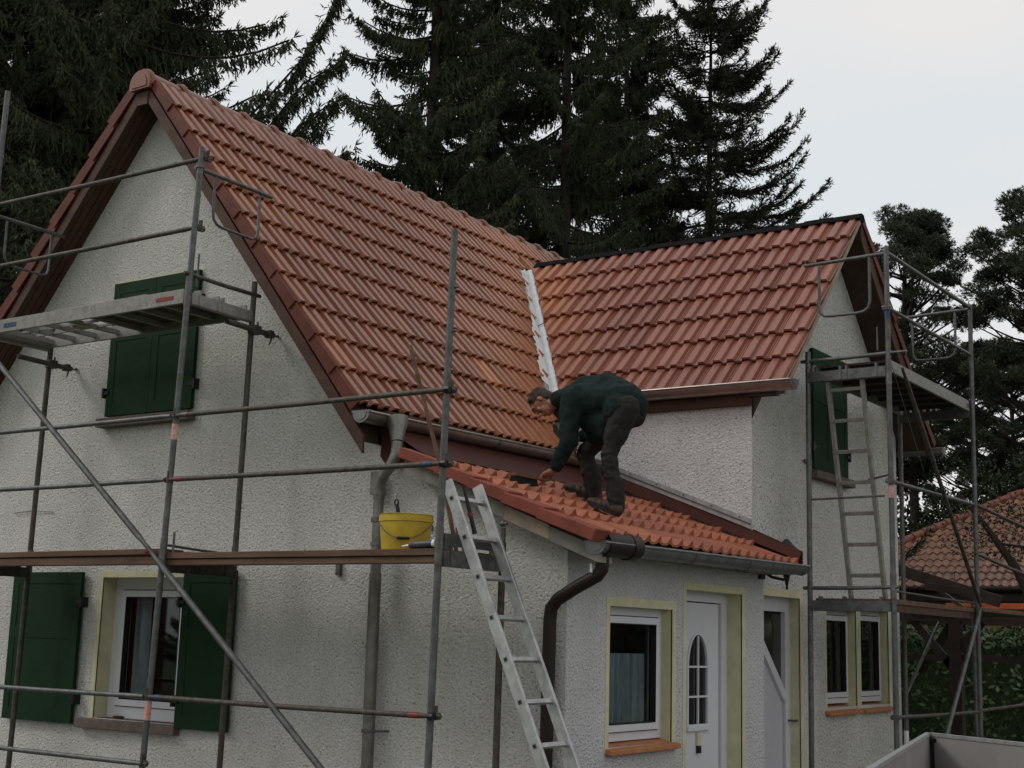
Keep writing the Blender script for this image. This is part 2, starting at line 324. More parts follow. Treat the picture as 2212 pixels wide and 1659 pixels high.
def field_obj(name,data,m,parent,cuts=None,smooth_angle=35,label=None,dustf=None,extra=None):
    vs,fs,tint=data
    if extra:
        b0=len(vs); vs=vs+[V(p) for p in extra.v]; fs=fs+[tuple(i+b0 for i in f) for f in extra.f]; tint=tint+[.5]*len(extra.v)
    me=bpy.data.meshes.new(name); me.from_pydata([tuple(p) for p in vs],[],fs)
    at=me.attributes.new('tint','FLOAT','POINT'); at.data.foreach_set('value',tint)
    if dustf:
        dt=me.attributes.new('dust','FLOAT','POINT'); dt.data.foreach_set('value',[dustf(p,t) for p,t in zip(vs,tint)])
    if cuts:
        bm=bmesh.new(); bm.from_mesh(me); cuts(bm); bm.to_mesh(me); bm.free()
    me.shade_smooth(); me.set_sharp_from_angle(angle=math.radians(smooth_angle))
    return link_mesh(name,me,m,parent,False,label)
def ridge_prof():   # double trough interlocking tile: two broad raised bands, narrow troughs, joint line
    return [(0,.003),(.012,.003),(.022,.010),(.048,.010),(.060,.003),(.085,.002),(.125,.034),(.315,.036),(.360,.005),(.375,.001),(.50,.001),(.520,.004),(.570,.033),(.800,.035),(.850,.005),(.865,.001),(.93,.001),(.940,.007),(.965,.007),(.975,.001),(1.0,.001)]
main_n=V((0,-SR,1)).normalized(); main_dn=V((0,-1,-SR)).normalized()
O=V((0,YR,ZR))
sl=lambda z:(ZR-z)/SR*math.sqrt(1+SR*SR)
edges=[sl(6.63)]+[sl(6.335-.286*k) for k in range(0,11)]
edges[-1]=sl(3.462)
# valley line  y = yv(x)
def yv(x): return YR+((ZW-ZR)+SWL*(x-XW))/SR
vdir=V((1,SWL/SR,SWL)).normalized(); vpt=V((XW,yv(XW),ZW))
vn=vdir.cross(V((0,0,1))).normalized()    # horizontal normal, points to +x,-y side (wing)
if vn.x<0: vn=-vn
def cut_main(bm):
    co=vpt-vn*.07
    bmesh.ops.bisect_plane(bm,geom=bm.verts[:]+bm.edges[:]+bm.faces[:],plane_co=co,plane_no=vn)
    rm=[f for f in bm.faces if (f.calc_center_median()-co).dot(vn)>0 and f.calc_center_median().z<ZW-SWL*abs(XW-f.calc_center_median().x)+.12 and f.calc_center_median().x<XW]
    rm+= [f for f in bm.faces if f.calc_center_median().x>=XW and f.calc_center_median().z<ZW-.0]
    bmesh.ops.delete(bm,geom=rm,context='FACES')
def dust_main(p,t):
    d=(p-vpt).dot(vn); k=.55*math.exp(-((d+.1)/.55)**2) if d<.2 else 0
    if p.z<6.3 and p.z>3.4: k+=.30*max(0,math.sin(p.x*1.7+p.z*1.1)*math.sin(p.z*2.3-p.x*.6))
    if t>.985: k+=.8
    return min(1,k)
def dust_wing(p,t):
    d=(p-vpt).dot(vn); s=(p-vpt).dot(-vdir); return .95*math.exp(-((d)/.42)**2)*(.45+.55*math.exp(-((s-1.1)/.8)**2))+ .06*t
mr_=field_obj('main_roof',tile_field(O,V((1,0,0)),main_dn,main_n,VX+.01,17.9,edges,.262,ridge_prof(),.035,.016,3),M['tile_main'],house,cut_main,dustf=dust_main)
left_n=V((0,SLF,1)).normalized(); left_dn=V((0,1,-SLF)).normalized()
sl2=lambda z:(ZR-z)/SLF*math.sqrt(1+SLF*SLF)
e2=[sl2(6.63)]+[sl2(6.335-.286*k) for k in range(0,11)]
field_obj('rear_roof',tile_field(O,V((1,0,0)),left_dn,left_n,VX+.01,17.9,e2,.262,ridge_prof(),.034,.013,5),M['tile_main'],house)
# wing roof
wl_n=V((-SWL,0,1)).normalized(); wl_dn=V((-1,0,-SWL)).normalized(); OW=V((XW,0,ZW))
slw=lambda z:(ZW-z)/SWL*math.sqrt(1+SWL*SWL)
ew=[slw(6.10)]+[slw(5.82-.297*k) for k in range(0,7)]
def cut_wing(bm):
    co=vpt+vn*.075
    bmesh.ops.bisect_plane(bm,geom=bm.verts[:]+bm.edges[:]+bm.faces[:],plane_co=co,plane_no=vn,clear_inner=True)
field_obj('wing_roof',tile_field(OW,V((0,1,0)),wl_dn,wl_n,VY,9.3,ew,.30,ridge_prof(),.040,.020,9,jit=.002),M['tile_wing'],house,cut_wing,dustf=dust_wing)
wr_n=V((SWR,0,1)).normalized(); wr_dn=V((1,0,-SWR)).normalized()
slr=lambda z:(ZW-z)/SWR*math.sqrt(1+SWR*SWR)
er=[slr(6.10)]+[slr(5.82-.297*k) for k in range(0,7)]
field_obj('wing_rear_roof',tile_field(OW,V((0,1,0)),wr_dn,wr_n,VY,9.4,er,.30,ridge_prof(),.04,.014,10),M['tile_wing'],house)
def underlay(pts,cutf=None):
    b=MB(); b.add(pts,[tuple(range(len(pts)))]); me=b.mesh('roof_underlay')
    if cutf:
        bm=bmesh.new(); bm.from_mesh(me); cutf(bm); bm.to_mesh(me); bm.free()
    return link_mesh('roof_underlay',me,M['dust'],house)
# decks / soffits (slabs under the tiles)
def slab(name,ya,za,yb,zb,x0,x1,t0,t1,m,axis='x'):
    b=MB()
    if axis=='x': poly=[(x0,ya,za-t0),(x0,yb,zb-t0),(x0,yb,zb-t1),(x0,ya,za-t1)]; vec=(x1-x0,0,0)
    else: poly=[(ya,x0,za-t0),(yb,x0,zb-t0),(yb,x0,zb-t1),(ya,x0,za-t1)]; vec=(0,x1-x0,0)
    return b.prism(poly,vec).build(name,m,house)
slab('soffit',YR,ZR,6.87,zR(6.87),VX+.03,11.2,.03,.245,M['soffit'])
slab('soffit',YR-.004,ZR,12.3,zL(12.3),VX+.03,17.6,.03,.245,M['soffit'])
slab('soffit',XW,ZW,11.40,ZW-SWL*(XW-11.40),VY+.03,WY-.002,.02,.075,M['soffit'],'y')
slab('soffit',XW,ZW,11.40,ZW-SWL*(XW-11.40),WY-.002,7.2,.03,.235,M['soffit'],'y')
slab('soffit',XW+.004,ZW,15.35,ZW-SWR*(15.35-XW),VY+.03,9.0,.03,.235,M['soffit'],'y')
# soffit board grooves + barge boards
def barge(name,pts,off,t0,t1,th,m,axis):
    (a0,z0),(a1,z1)=pts
    b=MB()
    if axis=='x': poly=[(off,a0,z0-t0),(off,a1,z1-t0),(off,a1,z1-t1),(off,a0,z0-t1)]; vec=(th,0,0)
    else: poly=[(a0,off,z0-t0),(a1,off,z1-t0),(a1,off,z1-t1),(a0,off,z0-t1)]; vec=(0,th,0)
    return b.prism(poly,vec).build(name,m,house)
barge('barge_board',((YR,ZR),(6.80,zR(6.80))),VX+.002,.12,.262,.027,M['board'],'x')
barge('barge_board',((YR,ZR),(12.4,zL(12.4))),VX+.002,.12,.262,.027,M['board'],'x')
barge('barge_board',((XW,ZW),(15.4,ZW-SWR*(15.4-XW))),VY+.002,.06,.25,.027,M['board'],'y')
# verge flanges: stepped per course
def flanges(name,O_,dn_,n_,edges_,out,th,dep,m,sgn):
    o=None; mb=MB()
    for i in range(1,len(edges_)):
        a,bb=edges_[i-1]-(.03 if i>1 else 0),edges_[i]+.012
        w_=-out*.012
        p=[O_+dn_*a+n_*.034-w_*.2,O_+dn_*bb+n_*.058+w_,O_+dn_*bb-n_*(dep-.036)+w_,O_+dn_*a-n_*(dep-.022)-w_*.2]
        mb.prism(p,out*th)
    return mb.build(name,m,house)
flanges('verge_tiles',V((VX-.014,YR,ZR)),main_dn,main_n,edges,V((1,0,0)),.022,.075,M['tile_flange'],1)
flanges('verge_tiles',V((VX-.014,YR,ZR)),left_dn,left_n,e2,V((1,0,0)),.022,.085,M['tile_flange'],1)
flanges('verge_tiles',V((XW,VY-.014,ZW)),wr_dn,wr_n,er,V((0,1,0)),.022,.06,M['tile_flange'],1)
barge('verge_trim',((XW,ZW+.02),(11.38,ZW-SWL*(XW-11.38)+.02)),VY+.004,.02,.085,.012,M['woodlight'],'y')
for k in range(3):
    xx=VX+.075+.07*k
    MB().prism([(xx,YR+.05,ZR-.25-SLF*.05),(xx,12.2,zL(12.2)-.25),(xx,12.2,zL(12.2)-.262),(xx,YR+.05,ZR-.262-SLF*.05)],(.055,0,0)).build('soffit_board',M['board'],house)
# ridge tiles
for k in range(23):
    x0=7.86+.405*k; mb=MB(); n_=9
    def half(x,r,zc):
        return [V((x,YR+r*1.05*math.cos(PI*(i/(n_-1))*1.16-.08*PI),zc+r*math.sin(PI*(i/(n_-1))*1.16-.08*PI))) for i in range(n_)]
    zc=6.650
    secs=[(x0,.128),(x0+.012,.136),(x0+.036,.136),(x0+.046,.113),(x0+.42,.103)]
    vs=[];fs=[]
    for x,r in secs: vs+=half(x,r,zc)
    for i in range(len(secs)-1):
        for q in range(n_-1): a=i*n_+q; fs.append((a,a+1,a+n_+1,a+n_))
    # give thickness at open front lip
    vs+=half(x0,.112,zc); b0=len(vs)-n_
    for q in range(n_-1): fs.append((q,q+1,b0+q+1,b0+q))
    mb.add(vs,fs); mb.build('ridge_tile',M['tile_main'],mr_,smooth=True)
# ridge end disc
mb=MB(); pts=[(7.835,YR+.135*math.cos(a),6.625+.135*math.sin(a)) for a in [(-.12+1.24*i/16)*PI for i in range(17)]]
mb.prism(pts,(.03,0,0)); pts=[(7.827,YR+.10*math.cos(a),6.625+.10*math.sin(a)) for a in [(-.1+1.2*i/16)*PI for i in range(17)]]; mb.prism(pts,(.01,0,0)); mb.build('ridge_end_disc',M['tile_wing'],mr_)
MB().box((VX-.01,YR-.07,6.44),(VX+.02,YR+.05,6.56)).build('ridge_batten_end',M['board'],mr_)
# wing ridge membrane
mb=MB()
for i in range(13):
    ya=VY-.01+i*.31; yb=ya+.315; h=.028+.006*math.sin(i*2.1)
    mb.add([(XW-.085,ya,ZW-.055+h),(XW-.02,ya,ZW+.012+h),(XW+.05,ya,ZW+.012+h),(XW+.13,ya,ZW-.09+h),(XW-.085,yb,ZW-.055+h),(XW-.02,yb,ZW+.012+h),(XW+.05,yb,ZW+.012+h),(XW+.13,yb,ZW-.09+h)],[(0,1,5,4),(1,2,6,5),(2,3,7,6),(0,3,2,1),(4,5,6,7)])
mb.build('ridge_membrane',M['dust'],house)
# valley flashing
def vp(s,off,hn): # s distance along valley from vpt downward, off across
    c=vpt-vdir*s
    if off>=0:  # wing side
        acr=wl_dn.cross(wl_n).normalized(); d=vn-vn.project(wl_n); d=(vn-wl_n*vn.dot(wl_n)).normalized(); return c+d*off+wl_n*hn
    d=(-vn+main_n*vn.dot(main_n)).normalized(); return c+d*(-off)+main_n*hn
mb=MB(); S=[.10,.3,.65,1.1,1.55,2.0,2.45,2.9,3.3]
rows=[]
for s in S: rows.append([vp(s,-.12,-.02),vp(s,-.06,-.005),vp(s,-.008,.004),vp(s,.004,.006),vp(s,.05+.012*s,.004),vp(s,.20,-.03)])
vs=[p for r in rows for p in r]; fs=[]
for i in range(len(S)-1):
    for q in range(5): a=i*6+q; fs.append((a,a+1,a+7,a+6))
mb.add(vs,fs); vf=mb.build('valley_flashing',M['whitezinc'],house)
mb=MB()
rr=random.Random(4); s=.15; wprev=.10
while s<3.05:      # raised ragged lead lip dressed over the cut tiles of the main roof
    l=rr.uniform(.03,.06); w0=.085+.085*(s/3.)+rr.uniform(-.018,.022)
    mb.add([vp(s,-.045,.050),vp(s+l,-.045,.050),vp(s+l,-w0,.060),vp(s,-wprev,.060)],[(0,1,2,3)]); s+=l; wprev=w0
mb.add([vp(.12,-.002,.03),vp(3.1,-.002,.03),vp(3.1,.006,.03),vp(.12,.006,.03)],[(0,1,2,3)])
mb.build('flashing_lip',M['white'],vf)
mb=MB(); mb.bar(vp(1.62,.005,.016),vp(1.60,.16,.024),vdir,.012,.004); mb.build('flashing_seam',M['seal'],vf)
# ---- gutters
def gutter(name,p0,p1,up,r,m,endm,parent):
    p0,p1=V(p0),V(p1); d=(p1-p0).normalized(); side=d.cross(V((0,0,1))).normalized()
    n_=13; mb=MB()
    def sec(p,r_):
        pts=[]
        for i in range(n_):
            a=PI+PI*i/(n_-1); pts.append(p+side*r_*math.cos(a)+V((0,0,1))*r_*math.sin(a))
        return pts
    A,B,C_,D_=sec(p0,r),sec(p1,r),sec(p0,r-.006),sec(p1,r-.006)
    vs=A+B+C_+D_; fs=[]
    for i in range(n_-1): fs+=[(i,i+1,n_+i+1,n_+i),(2*n_+i,3*n_+i,3*n_+i+1,2*n_+i+1)]
    mb.add(vs,fs)
    for sg in (-1,1): mb.tube(p0+side*sg*r,p1+side*sg*r,.011,8)
    g=mb.build(name,m,parent,smooth=True)
    for pe,sg in ((p0,-1),(p1,1)):
        eb=MB()
        pts=[q for q in sec(pe,r+.004)]; eb.prism(pts,d*sg*.012)
        pts=[q for q in sec(pe+d*sg*.012,r-.022)]; eb.prism([q-V((0,0,.004)) for q in pts],d*sg*.005)
        eb.bar(pe+side*(-r-.008)+V((0,0,.004)),pe+side*(r+.008)+V((0,0,.004)),d,.035,.018)
        eb.build('gutter_end',endm,g,smooth=True)
    return g,side
gm,_=gutter('gutter',(7.83,6.765,3.395),(11.33,6.765,3.43),0,.078,M['copperzinc'],M['zinc'],house)
mb=MB()
for x in (9.55,9.57,10.62,10.64): mb.path([(x,6.765+.081*math.cos(a),3.41+.081*math.sin(a)) for a in [PI+PI*i/8 for i in range(9)]],.003,6)
mb.build('gutter_joint',M['zinc'],gm)
gwg,_=gutter('gutter',(11.235,4.74,4.05),(11.235,7.55,4.06),0,.083,M['copperzinc'],M['zinc'],house)
mb=MB()
for y in (5.15,5.17,6.2,6.22): mb.path([(11.235+.086*math.cos(a),y,4.055+.086*math.sin(a)) for a in [PI+PI*i/8 for i in range(9)]],.003,6)
mb.build('gutter_joint',M['zinc'],gwg)
MB().box((11.30,WY,3.875),(11.349,7.9,3.99)).build('fascia_board',M['board'],house)
MB().box((11.26,VY+.05,3.945),(11.36,WY-.002,3.985)).build('fascia_board',M['soffit'],house)
MB().box((8.17,6.80,3.28),(11.34,6.868,3.46)).build('fascia_board',M['board'],house)
gr2,_=gutter('gutter',(15.47,4.74,3.98),(15.47,9.0,4.0),0,.07,M['zinc'],M['fibre'],house)
# main downpipe: funnel, swan neck, pipe
dp=MB()
dp.path([(8.12,6.66,3.385),(8.115,6.65,3.34),(8.09,6.625,3.25),(8.075,6.61,3.19)],[.088,.082,.058,.048],14)
dp.path([(8.075,6.61,3.19),(8.065,6.605,3.10),(8.055,6.63,3.03),(8.05,6.69,2.96),(8.05,6.735,2.90),(8.055,6.75,2.83),(8.055,6.75,2.76)],.044,14)
dp.path([(8.055,6.75,2.80),(8.055,6.75,2.2)],.040,14); dp.path([(8.055,6.75,2.2),(8.055,6.745,0.0)],.046,14)
for z in (2.80,2.42,1.66): dp.path([(8.055,6.75,z-.012),(8.055,6.75,z+.012)],.051,14)
dpo=dp.build('downpipe',mat('dull_brassy_zinc',(.19,.185,.165),.42,metal=.6,var=.3,vscale=7),house,smooth=True)
for z in (2.60,1.05):
    cb=MB(); cb.path([(8.055,6.75,z-.015),(8.055,6.75,z+.015)],.054,12); cb.tube((8.06,6.70,z),(8.16,6.64,z),.008); cb.build('pipe_clamp',M['galv'],dpo)
MB().box((8.10,6.79,2.80),(8.158,6.88,2.98)).build('wall_bracket',M['fibre'],house)
# ---- porch roof
SP=.385
def zp(y): return 2.44+SP*(y-4.75)
pn=V((0,-SP,1)).normalized(); pdn=V((0,-1,-SP)).normalized(); OP=V((0,6.45,zp(6.45)))
lp=math.sqrt(1+SP*SP)
ep=[0]+[(6.45-6.40)*lp+.33*k+.02 for k in range(1,6)]; ep[-1]=(6.45-4.735)*lp
def pan_prof():
    p=[]
    for i in range(13):
        f=i/12; x=(f-.5)*2
        h=.004+.017*math.exp(-(x/.42)**2*1.2)
        p.append((f,h))
    return p
bump_lip=lambda f: .034*math.exp(-(((f-.5)*2)/.36)**2)
def cut_porch(bm): pass
pr_=field_obj('porch_roof',tile_field(OP,V((1,0,0)),pdn,pn,8.02,11.30,ep,.165,pan_prof(),.012,.016,21,lipfn=bump_lip,under=.10,rise=.085),M['tile_porch'],house,smooth_angle=50)
slab2=MB().prism([(7.99,4.78,zp(4.78)-.015),(7.99,6.44,zp(6.44)-.015),(7.99,6.44,zp(6.44)-.09),(7.99,4.78,zp(4.78)-.09)],(3.35,0,0)).prism([(8.38,6.44,zp(6.44)-.015),(8.38,6.82,zp(6.82)-.015),(8.38,6.82,zp(6.82)-.09),(8.38,6.44,zp(6.44)-.09)],(2.9,0,0)); slab2.build('porch_roof_deck',M['soffit'],house)
# porch soffit (pale boards under eave)
MB().box((8.10,4.80,2.36),(11.40,5.112,2.385)).build('porch_soffit',M['plankgrey'],house)
# porch verge tiles, stepped red
mb=MB()
for i in range(1,len(ep)):
    a,bb=ep[i-1]-(.03 if i>1 else 0),ep[i]+.01; O_=V((7.92-.012*i,6.45,zp(6.45)))
    mb.prism([O_+pdn*a+pn*.030,O_+pdn*bb+pn*.050,O_+pdn*bb-pn*.040,O_+pdn*a-pn*.050],(.10+.012*i,0,0))
    mb.prism([V((8.0,6.45,zp(6.45)))+pdn*a+pn*.02,V((8.0,6.45,zp(6.45)))+pdn*bb+pn*.05,V((8.0,6.45,zp(6.45)))+pdn*bb,V((8.0,6.45,zp(6.45)))+pdn*a],(.06,0,0))
mb.build('verge_tiles',M['flange_red'],pr_,bevel=.006)
mb=MB()
for (ya,yb,dz,mt) in ((6.44,6.0,.0,0),(5.997,5.53,-.012,0),(5.527,5.15,-.022,1),(5.147,4.76,-.03,0)):
    for yy in (0,):
        b=MB().prism([(7.965,ya,zp(ya)-.05+dz),(7.965,yb,zp(yb)-.05+dz),(7.965,yb,zp(yb)-.15+dz),(7.965,ya,zp(ya)-.15+dz)],(.19,0,0)); b.build('verge_board',M['woodlight'] if mt else M['fibre'],pr_)
MB().prism([(8.10,5.112,2.40),(8.10,4.86,2.305),(8.10,4.84,2.35),(8.10,5.09,2.455)],(.16,0,0)).build('rafter_end',M['plankgrey'],house)
# apron flashing at the top
mb=MB(); mb.add([(8.14,6.35,zp(6.35)+.026),(11.34,6.35,zp(6.35)+.026),(11.34,6.47,zp(6.47)+.030),(8.14,6.47,zp(6.47)+.030),(8.36,6.80,zp(6.5)+.24),(11.34,6.80,zp(6.5)+.24),(8.165,6.62,zp(6.5)+.10)],[(0,1,2,3),(3,2,5,4,6)])
mb.build('apron_flashing',M['redmetal'],pr_)
MB().prism([(8.145,6.82,3.33),(8.145,6.83,3.10),(8.145,6.76,3.02),(8.145,6.50,3.0),(8.145,6.60,3.18)],(.012,0,0)).build('verge_sheet',M['redmetal'],pr_)
# side flashing on the right: red tray + upstand, white trim on the wing wall
mb=MB(); a0,a1=6.80,4.72
def sf(x,y,h): return (x,y,zp(y)+h)
mb.add([sf(11.27,a0,.05),sf(11.34,a0,.17),sf(11.34,a1,.13),sf(11.27,a1,.05)],[(0,1,2,3)])
mb.add([sf(11.34,a0,.17),sf(11.345,a0,.17),sf(11.36,a1,.13),sf(11.34,a1,.13)],[(0,1,2,3)])
mb.add([sf(11.36,WY-.002,.155),sf(11.36,a1,.13),sf(11.36,a1,-.03),sf(11.36,WY-.002,-.03)],[(0,1,2,3)])
mb.build('side_flashing',M['redmetal'],pr_)
mb=MB(); mb.prism([(11.325,6.80,zp(6.80)+.15),(11.325,WY+.0,zp(WY)+.15),(11.325,WY,zp(WY)+.24),(11.325,6.80,zp(6.80)+.24)],(.023,0,0)); tr=mb.build('flashing_trim',M['alu'],pr_)
mb=MB(); mb.prism([(11.318,6.80,zp(6.80)+.185),(11.318,WY+.0,zp(WY)+.185),(11.318,WY,zp(WY)+.20),(11.318,6.80,zp(6.80)+.20)],(.01,0,0))
for k in range(6): mb.ball((11.318,5.3+.28*k,zp(5.3+.28*k)+.22),.008,6,4)
mb.build('trim_screws',M['galv'],tr)
gp,_=gutter('gutter',(7.97,4.775,2.395),(11.44,4.775,2.435),0,.077,M['zinc'],M['zinc'],house)
mb=MB(); mb.path([(8.03,4.775,2.39),(8.42,4.775,2.395)],.088,14); mb.path([(8.36,4.775,2.392),(8.48,4.775,2.395)],.094,14)
mb.build('pipe_outlet',M['brownpipe'],gp,smooth=True)
mb=MB()
for x in (9.3,10.25): mb.path([(x,4.775+.085*math.cos(a),2.41+.085*math.sin(a)) for a in [PI+PI*i/8 for i in range(9)]],.005,6)
mb.build('gutter_bracket',M['galv'],gp)
bp_=MB(); bp_.path([(8.10,4.80,2.36),(8.10,4.80,2.27),(8.098,4.805,2.22),(8.095,4.83,2.185),(8.085,5.00,2.10),(8.08,5.14,2.02),(8.08,5.19,1.96),(8.08,5.20,1.88),(8.08,5.215,0)],.046,14)
bo=bp_.build('downpipe',M['brownpipe'],house,smooth=True,label='dark brown plastic downpipe bent round the porch corner')
MB().box((8.035,4.845,2.20),(8.05,4.86,2.26)).build('pipe_sticker',M['white'],bo)
# ---- windows / doors
G=lambda a,z,d:(8.16+d,a,z)
def window(nm,to3,dep,x0,x1,z0,z1,fw,sw,curtain=None,mull=None,stripe=None,parent=house,sash=True):
    """to3(a,z,d): a along wall, d depth inwards"""
    def rect(mb,a0,a1,c0,c1,d0,d1):
        p=[to3(a0,c0,d0),to3(a1,c0,d0),to3(a1,c1,d0),to3(a0,c1,d0)]; q=[to3(a0,c0,d1),to3(a1,c0,d1),to3(a1,c1,d1),to3(a0,c1,d1)]
        mb.add(p+q,[(0,1,2,3),(4,5,6,7),(0,1,5,4),(1,2,6,5),(2,3,7,6),(3,0,4,7)])
    def ring(mb,a0,a1,c0,c1,wd,d0,d1):
        rect(mb,a0,a0+wd,c0,c1,d0,d1); rect(mb,a1-wd,a1,c0,c1,d0,d1); rect(mb,a0+wd,a1-wd,c0,c0+wd,d0,d1); rect(mb,a0+wd,a1-wd,c1-wd,c1,d0,d1)
    mb=MB(); ring(mb,x0,x1,z0,z1,fw,dep-.07,dep+.0); w_=mb.build(nm,M['upvc'],parent)
    a0,a1,c0,c1=x0+fw,x1-fw,z0+fw,z1-fw
    mb=MB(); ring(mb,a0,a1,c0,c1,.008,dep-.075,dep-.06); mb.build('seal',M['seal'],w_)
    mb=MB(); ring(mb,a0+.008,a1-.008,c0+.008,c1-.008,sw,dep-.09,dep-.02); mb.build('sash',M['upvc'],w_)
    b0,b1,e0,e1=a0+.008+sw,a1-.008-sw,c0+.008+sw,c1-.008-sw
    mb=MB(); ring(mb,b0,b1,e0,e1,.007,dep-.092,dep-.03); mb.build('seal',M['seal'],w_)
    mb=MB(); rect(mb,b0,b1,e0,e1,dep-.055,dep-.049); mb.build('pane',M['glass'],w_)
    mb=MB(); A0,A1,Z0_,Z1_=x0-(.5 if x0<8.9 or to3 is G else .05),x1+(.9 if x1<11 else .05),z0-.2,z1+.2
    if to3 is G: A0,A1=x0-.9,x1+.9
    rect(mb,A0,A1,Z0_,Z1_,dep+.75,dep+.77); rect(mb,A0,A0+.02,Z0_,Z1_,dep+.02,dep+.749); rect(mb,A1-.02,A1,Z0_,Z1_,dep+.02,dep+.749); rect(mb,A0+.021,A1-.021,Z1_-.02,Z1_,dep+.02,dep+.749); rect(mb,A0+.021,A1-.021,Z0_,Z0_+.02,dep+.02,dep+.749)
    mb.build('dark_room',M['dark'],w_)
    if curtain:
        ca,cb_,cc,cd=curtain; mb=MB(); n_=60; vs=[];fs=[]
        for i in range(n_+1):
            a=ca+(cb_-ca)*i/n_; dd=dep+.03+.014*math.sin(i*1.35)+.008*math.sin(i*.61+1)
            vs+=[to3(a,cc+.015*math.sin(i*.8),dd),to3(a,cd,dd)]
        for i in range(n_): fs.append((2*i,2*i+2,2*i+3,2*i+1))
        mb.add(vs,fs); mb.build('curtain',M['lace'],w_)
    return w_
Pp=lambda a,z,d:(a,5.115+d,z)
Wp=lambda a,z,d:(a,WY+d,z)
w1=window('window',G,.22,8.93,9.96,.97,2.18,.10,.055,curtain=(9.05,9.22,1.0,2.05))
mb=MB()   # knotted edge of a net curtain inside
vs=[];fs=[]
for i in range(21):
    a=9.80-.028*i; vs+=[(8.42+.02*math.sin(i*1.3),a,1.12),(8.42+.02*math.sin(i*1.3),a,2.05)]
for i in range(8): fs.append((2*i,2*i+2,2*i+3,2*i+1))
mb.add(vs,fs); mb.build('curtain',M['lace'],w1)
# yellow band around the opening, proud of the plaster
def band(to3,x0,x1,z0,z1,wl,wr,wt,nm='painted_surround',bottom=0):
    mb=MB()
    def rc(a0,a1,c0,c1):
        p=[to3(a0,c0,-.004),to3(a1,c0,-.004),to3(a1,c1,-.004),to3(a0,c1,-.004)]; q=[to3(a0,c0,.01),to3(a1,c0,.01),to3(a1,c1,.01),to3(a0,c1,.01)]
        mb.add(p+q,[(0,1,2,3),(4,5,6,7),(0,1,5,4),(1,2,6,5),(2,3,7,6),(3,0,4,7)])
    if wl: rc(x0-wl,x0,z0,z1+wt)
    if wr: rc(x1,x1+wr,z0,z1+wt)
    if wt: rc(x0,x1,z1,z1+wt)
    return mb.build(nm,M['yellow'],house)
band(G,8.93,9.96,.95,2.18,.045,.055,.055)
band(Pp,8.745,9.705,.97,2.0,.05,.06,.065)
band(Pp,9.94,10.97,.0,2.17,.055,.06,.06)
band(Wp,11.45,12.40,.0,2.19,.03,.075,.075)
band(Wp,13.05,13.86,1.15,2.12,.03,.06,.03)
band(Wp,13.98,14.82,1.15,2.14,.055,.07,.03)
s_=MB().box((8.085,8.86,.885),(8.165,10.11,.965)); s_.box((8.165,8.935,.93),(8.37,9.955,.972)); s_.build('sill',M['sillbrown'],w1,bevel=.005)
mb=MB(); mb.ball((8.24,9.72,.985),.035,8,5,(1,2.2,.35)); mb.build('dead_leaves',M['shoe'],w1)
w2=window('window',Pp,.165,8.745,9.705,1.03,2.0,.06,.05,curtain=(8.86,9.60,1.08,1.66))
vs=[];mb=MB()
mb.prism([(8.70,5.060,.985),(9.76,5.060,.990),(9.76,5.29,1.035),(8.70,5.29,1.030)],(0,0,-.035)); mb.build('sill',M['sill'],w2,bevel=.004)
mb=MB(); mb.lathe=None
for (x,z,r,h) in ((9.02,1.14,.035,.22),(9.30,1.12,.05,.13)): mb.path([(x,5.37,z),(x,5.37,z+h*.5),(x,5.37,z+h)],[r,r*1.15,r*.5],10)
mb.build('sill_ornament',M['handlewood'],w2,smooth=True)
w3=window('window',Wp,.16,13.05,13.86,1.20,2.12,.05,.05,curtain=(13.15,13.5,1.25,2.0))
MB().prism([(13.0,WY-.07,1.125),(13.86,WY-.07,1.13),(13.86,WY+.22,1.20),(13.0,WY+.22,1.195)],(0,0,-.03)).build('sill',M['sill'],w3,bevel=.004)
w4=window('window',Wp,.16,13.98,14.82,1.20,2.14,.05,.05)
MB().prism([(13.93,WY-.07,1.125),(14.84,WY-.07,1.13),(14.84,WY+.22,1.20),(13.93,WY+.22,1.195)],(0,0,-.03)).build('sill',M['sill'],w4,bevel=.004)
# shutters: ledge doors with sunk fields
def shutter(to3,a0,a1,z0,z1,d,hinge_side,mid=True,parent=house,leaf=1,lab=None):
    def rc(mb,x0,x1,c0,c1,d0,d1):
        p=[to3(x0,c0,d0),to3(x1,c0,d0),to3(x1,c1,d0),to3(x0,c1,d0)]; q=[to3(x0,c0,d1),to3(x1,c0,d1),to3(x1,c1,d1),to3(x0,c1,d1)]
        mb.add(p+q,[(0,1,2,3),(4,5,6,7),(0,1,5,4),(1,2,6,5),(2,3,7,6),(3,0,4,7)])
    mb=MB(); rc(mb,a0+.01,a1-.01,z0+.01,z1-.01,d-.012,d+.016)
    st=.085; m_=(z0+z1)/2+.12
    for x0,x1,c0,c1 in ((a0,a0+st,z0,z1),(a1-st,a1,z0,z1),(a0+st,a1-st,z0,z0+st*1.2),(a0+st,a1-st,z1-st*1.2,z1),(a0+st,a1-st,m_-.05,m_+.05)): rc(mb,x0,x1,c0,c1,d-.0165,d+.018)
    s_=mb.build('shutter',M['green'],parent,label=lab)
    ha=a0 if hinge_side<0 else a1
    for z in (z0+.2,z1-.28):
        hb=MB(); rc(hb,ha-.035,ha+.035,z,z+.03,d-.03,d-.018); rc(hb,ha-.012+hinge_side*.03,ha+.012+hinge_side*.03,z-.03,z+.06,d-.035,8.16-8.16+.0)
        hb.build('hinge',M['black'],s_)
    return s_
shutter(G,10.185,11.15,.905,2.225,-.045,-1,lab='left open green shutter of the ground floor window')
shutter(G,8.27,8.87,.945,2.235,-.045,1,lab='right open green shutter of the ground floor window')
shutter(G,8.955,9.51,3.625,4.86,-.03,-1,lab='right closed green shutter leaf of the upper gable window')
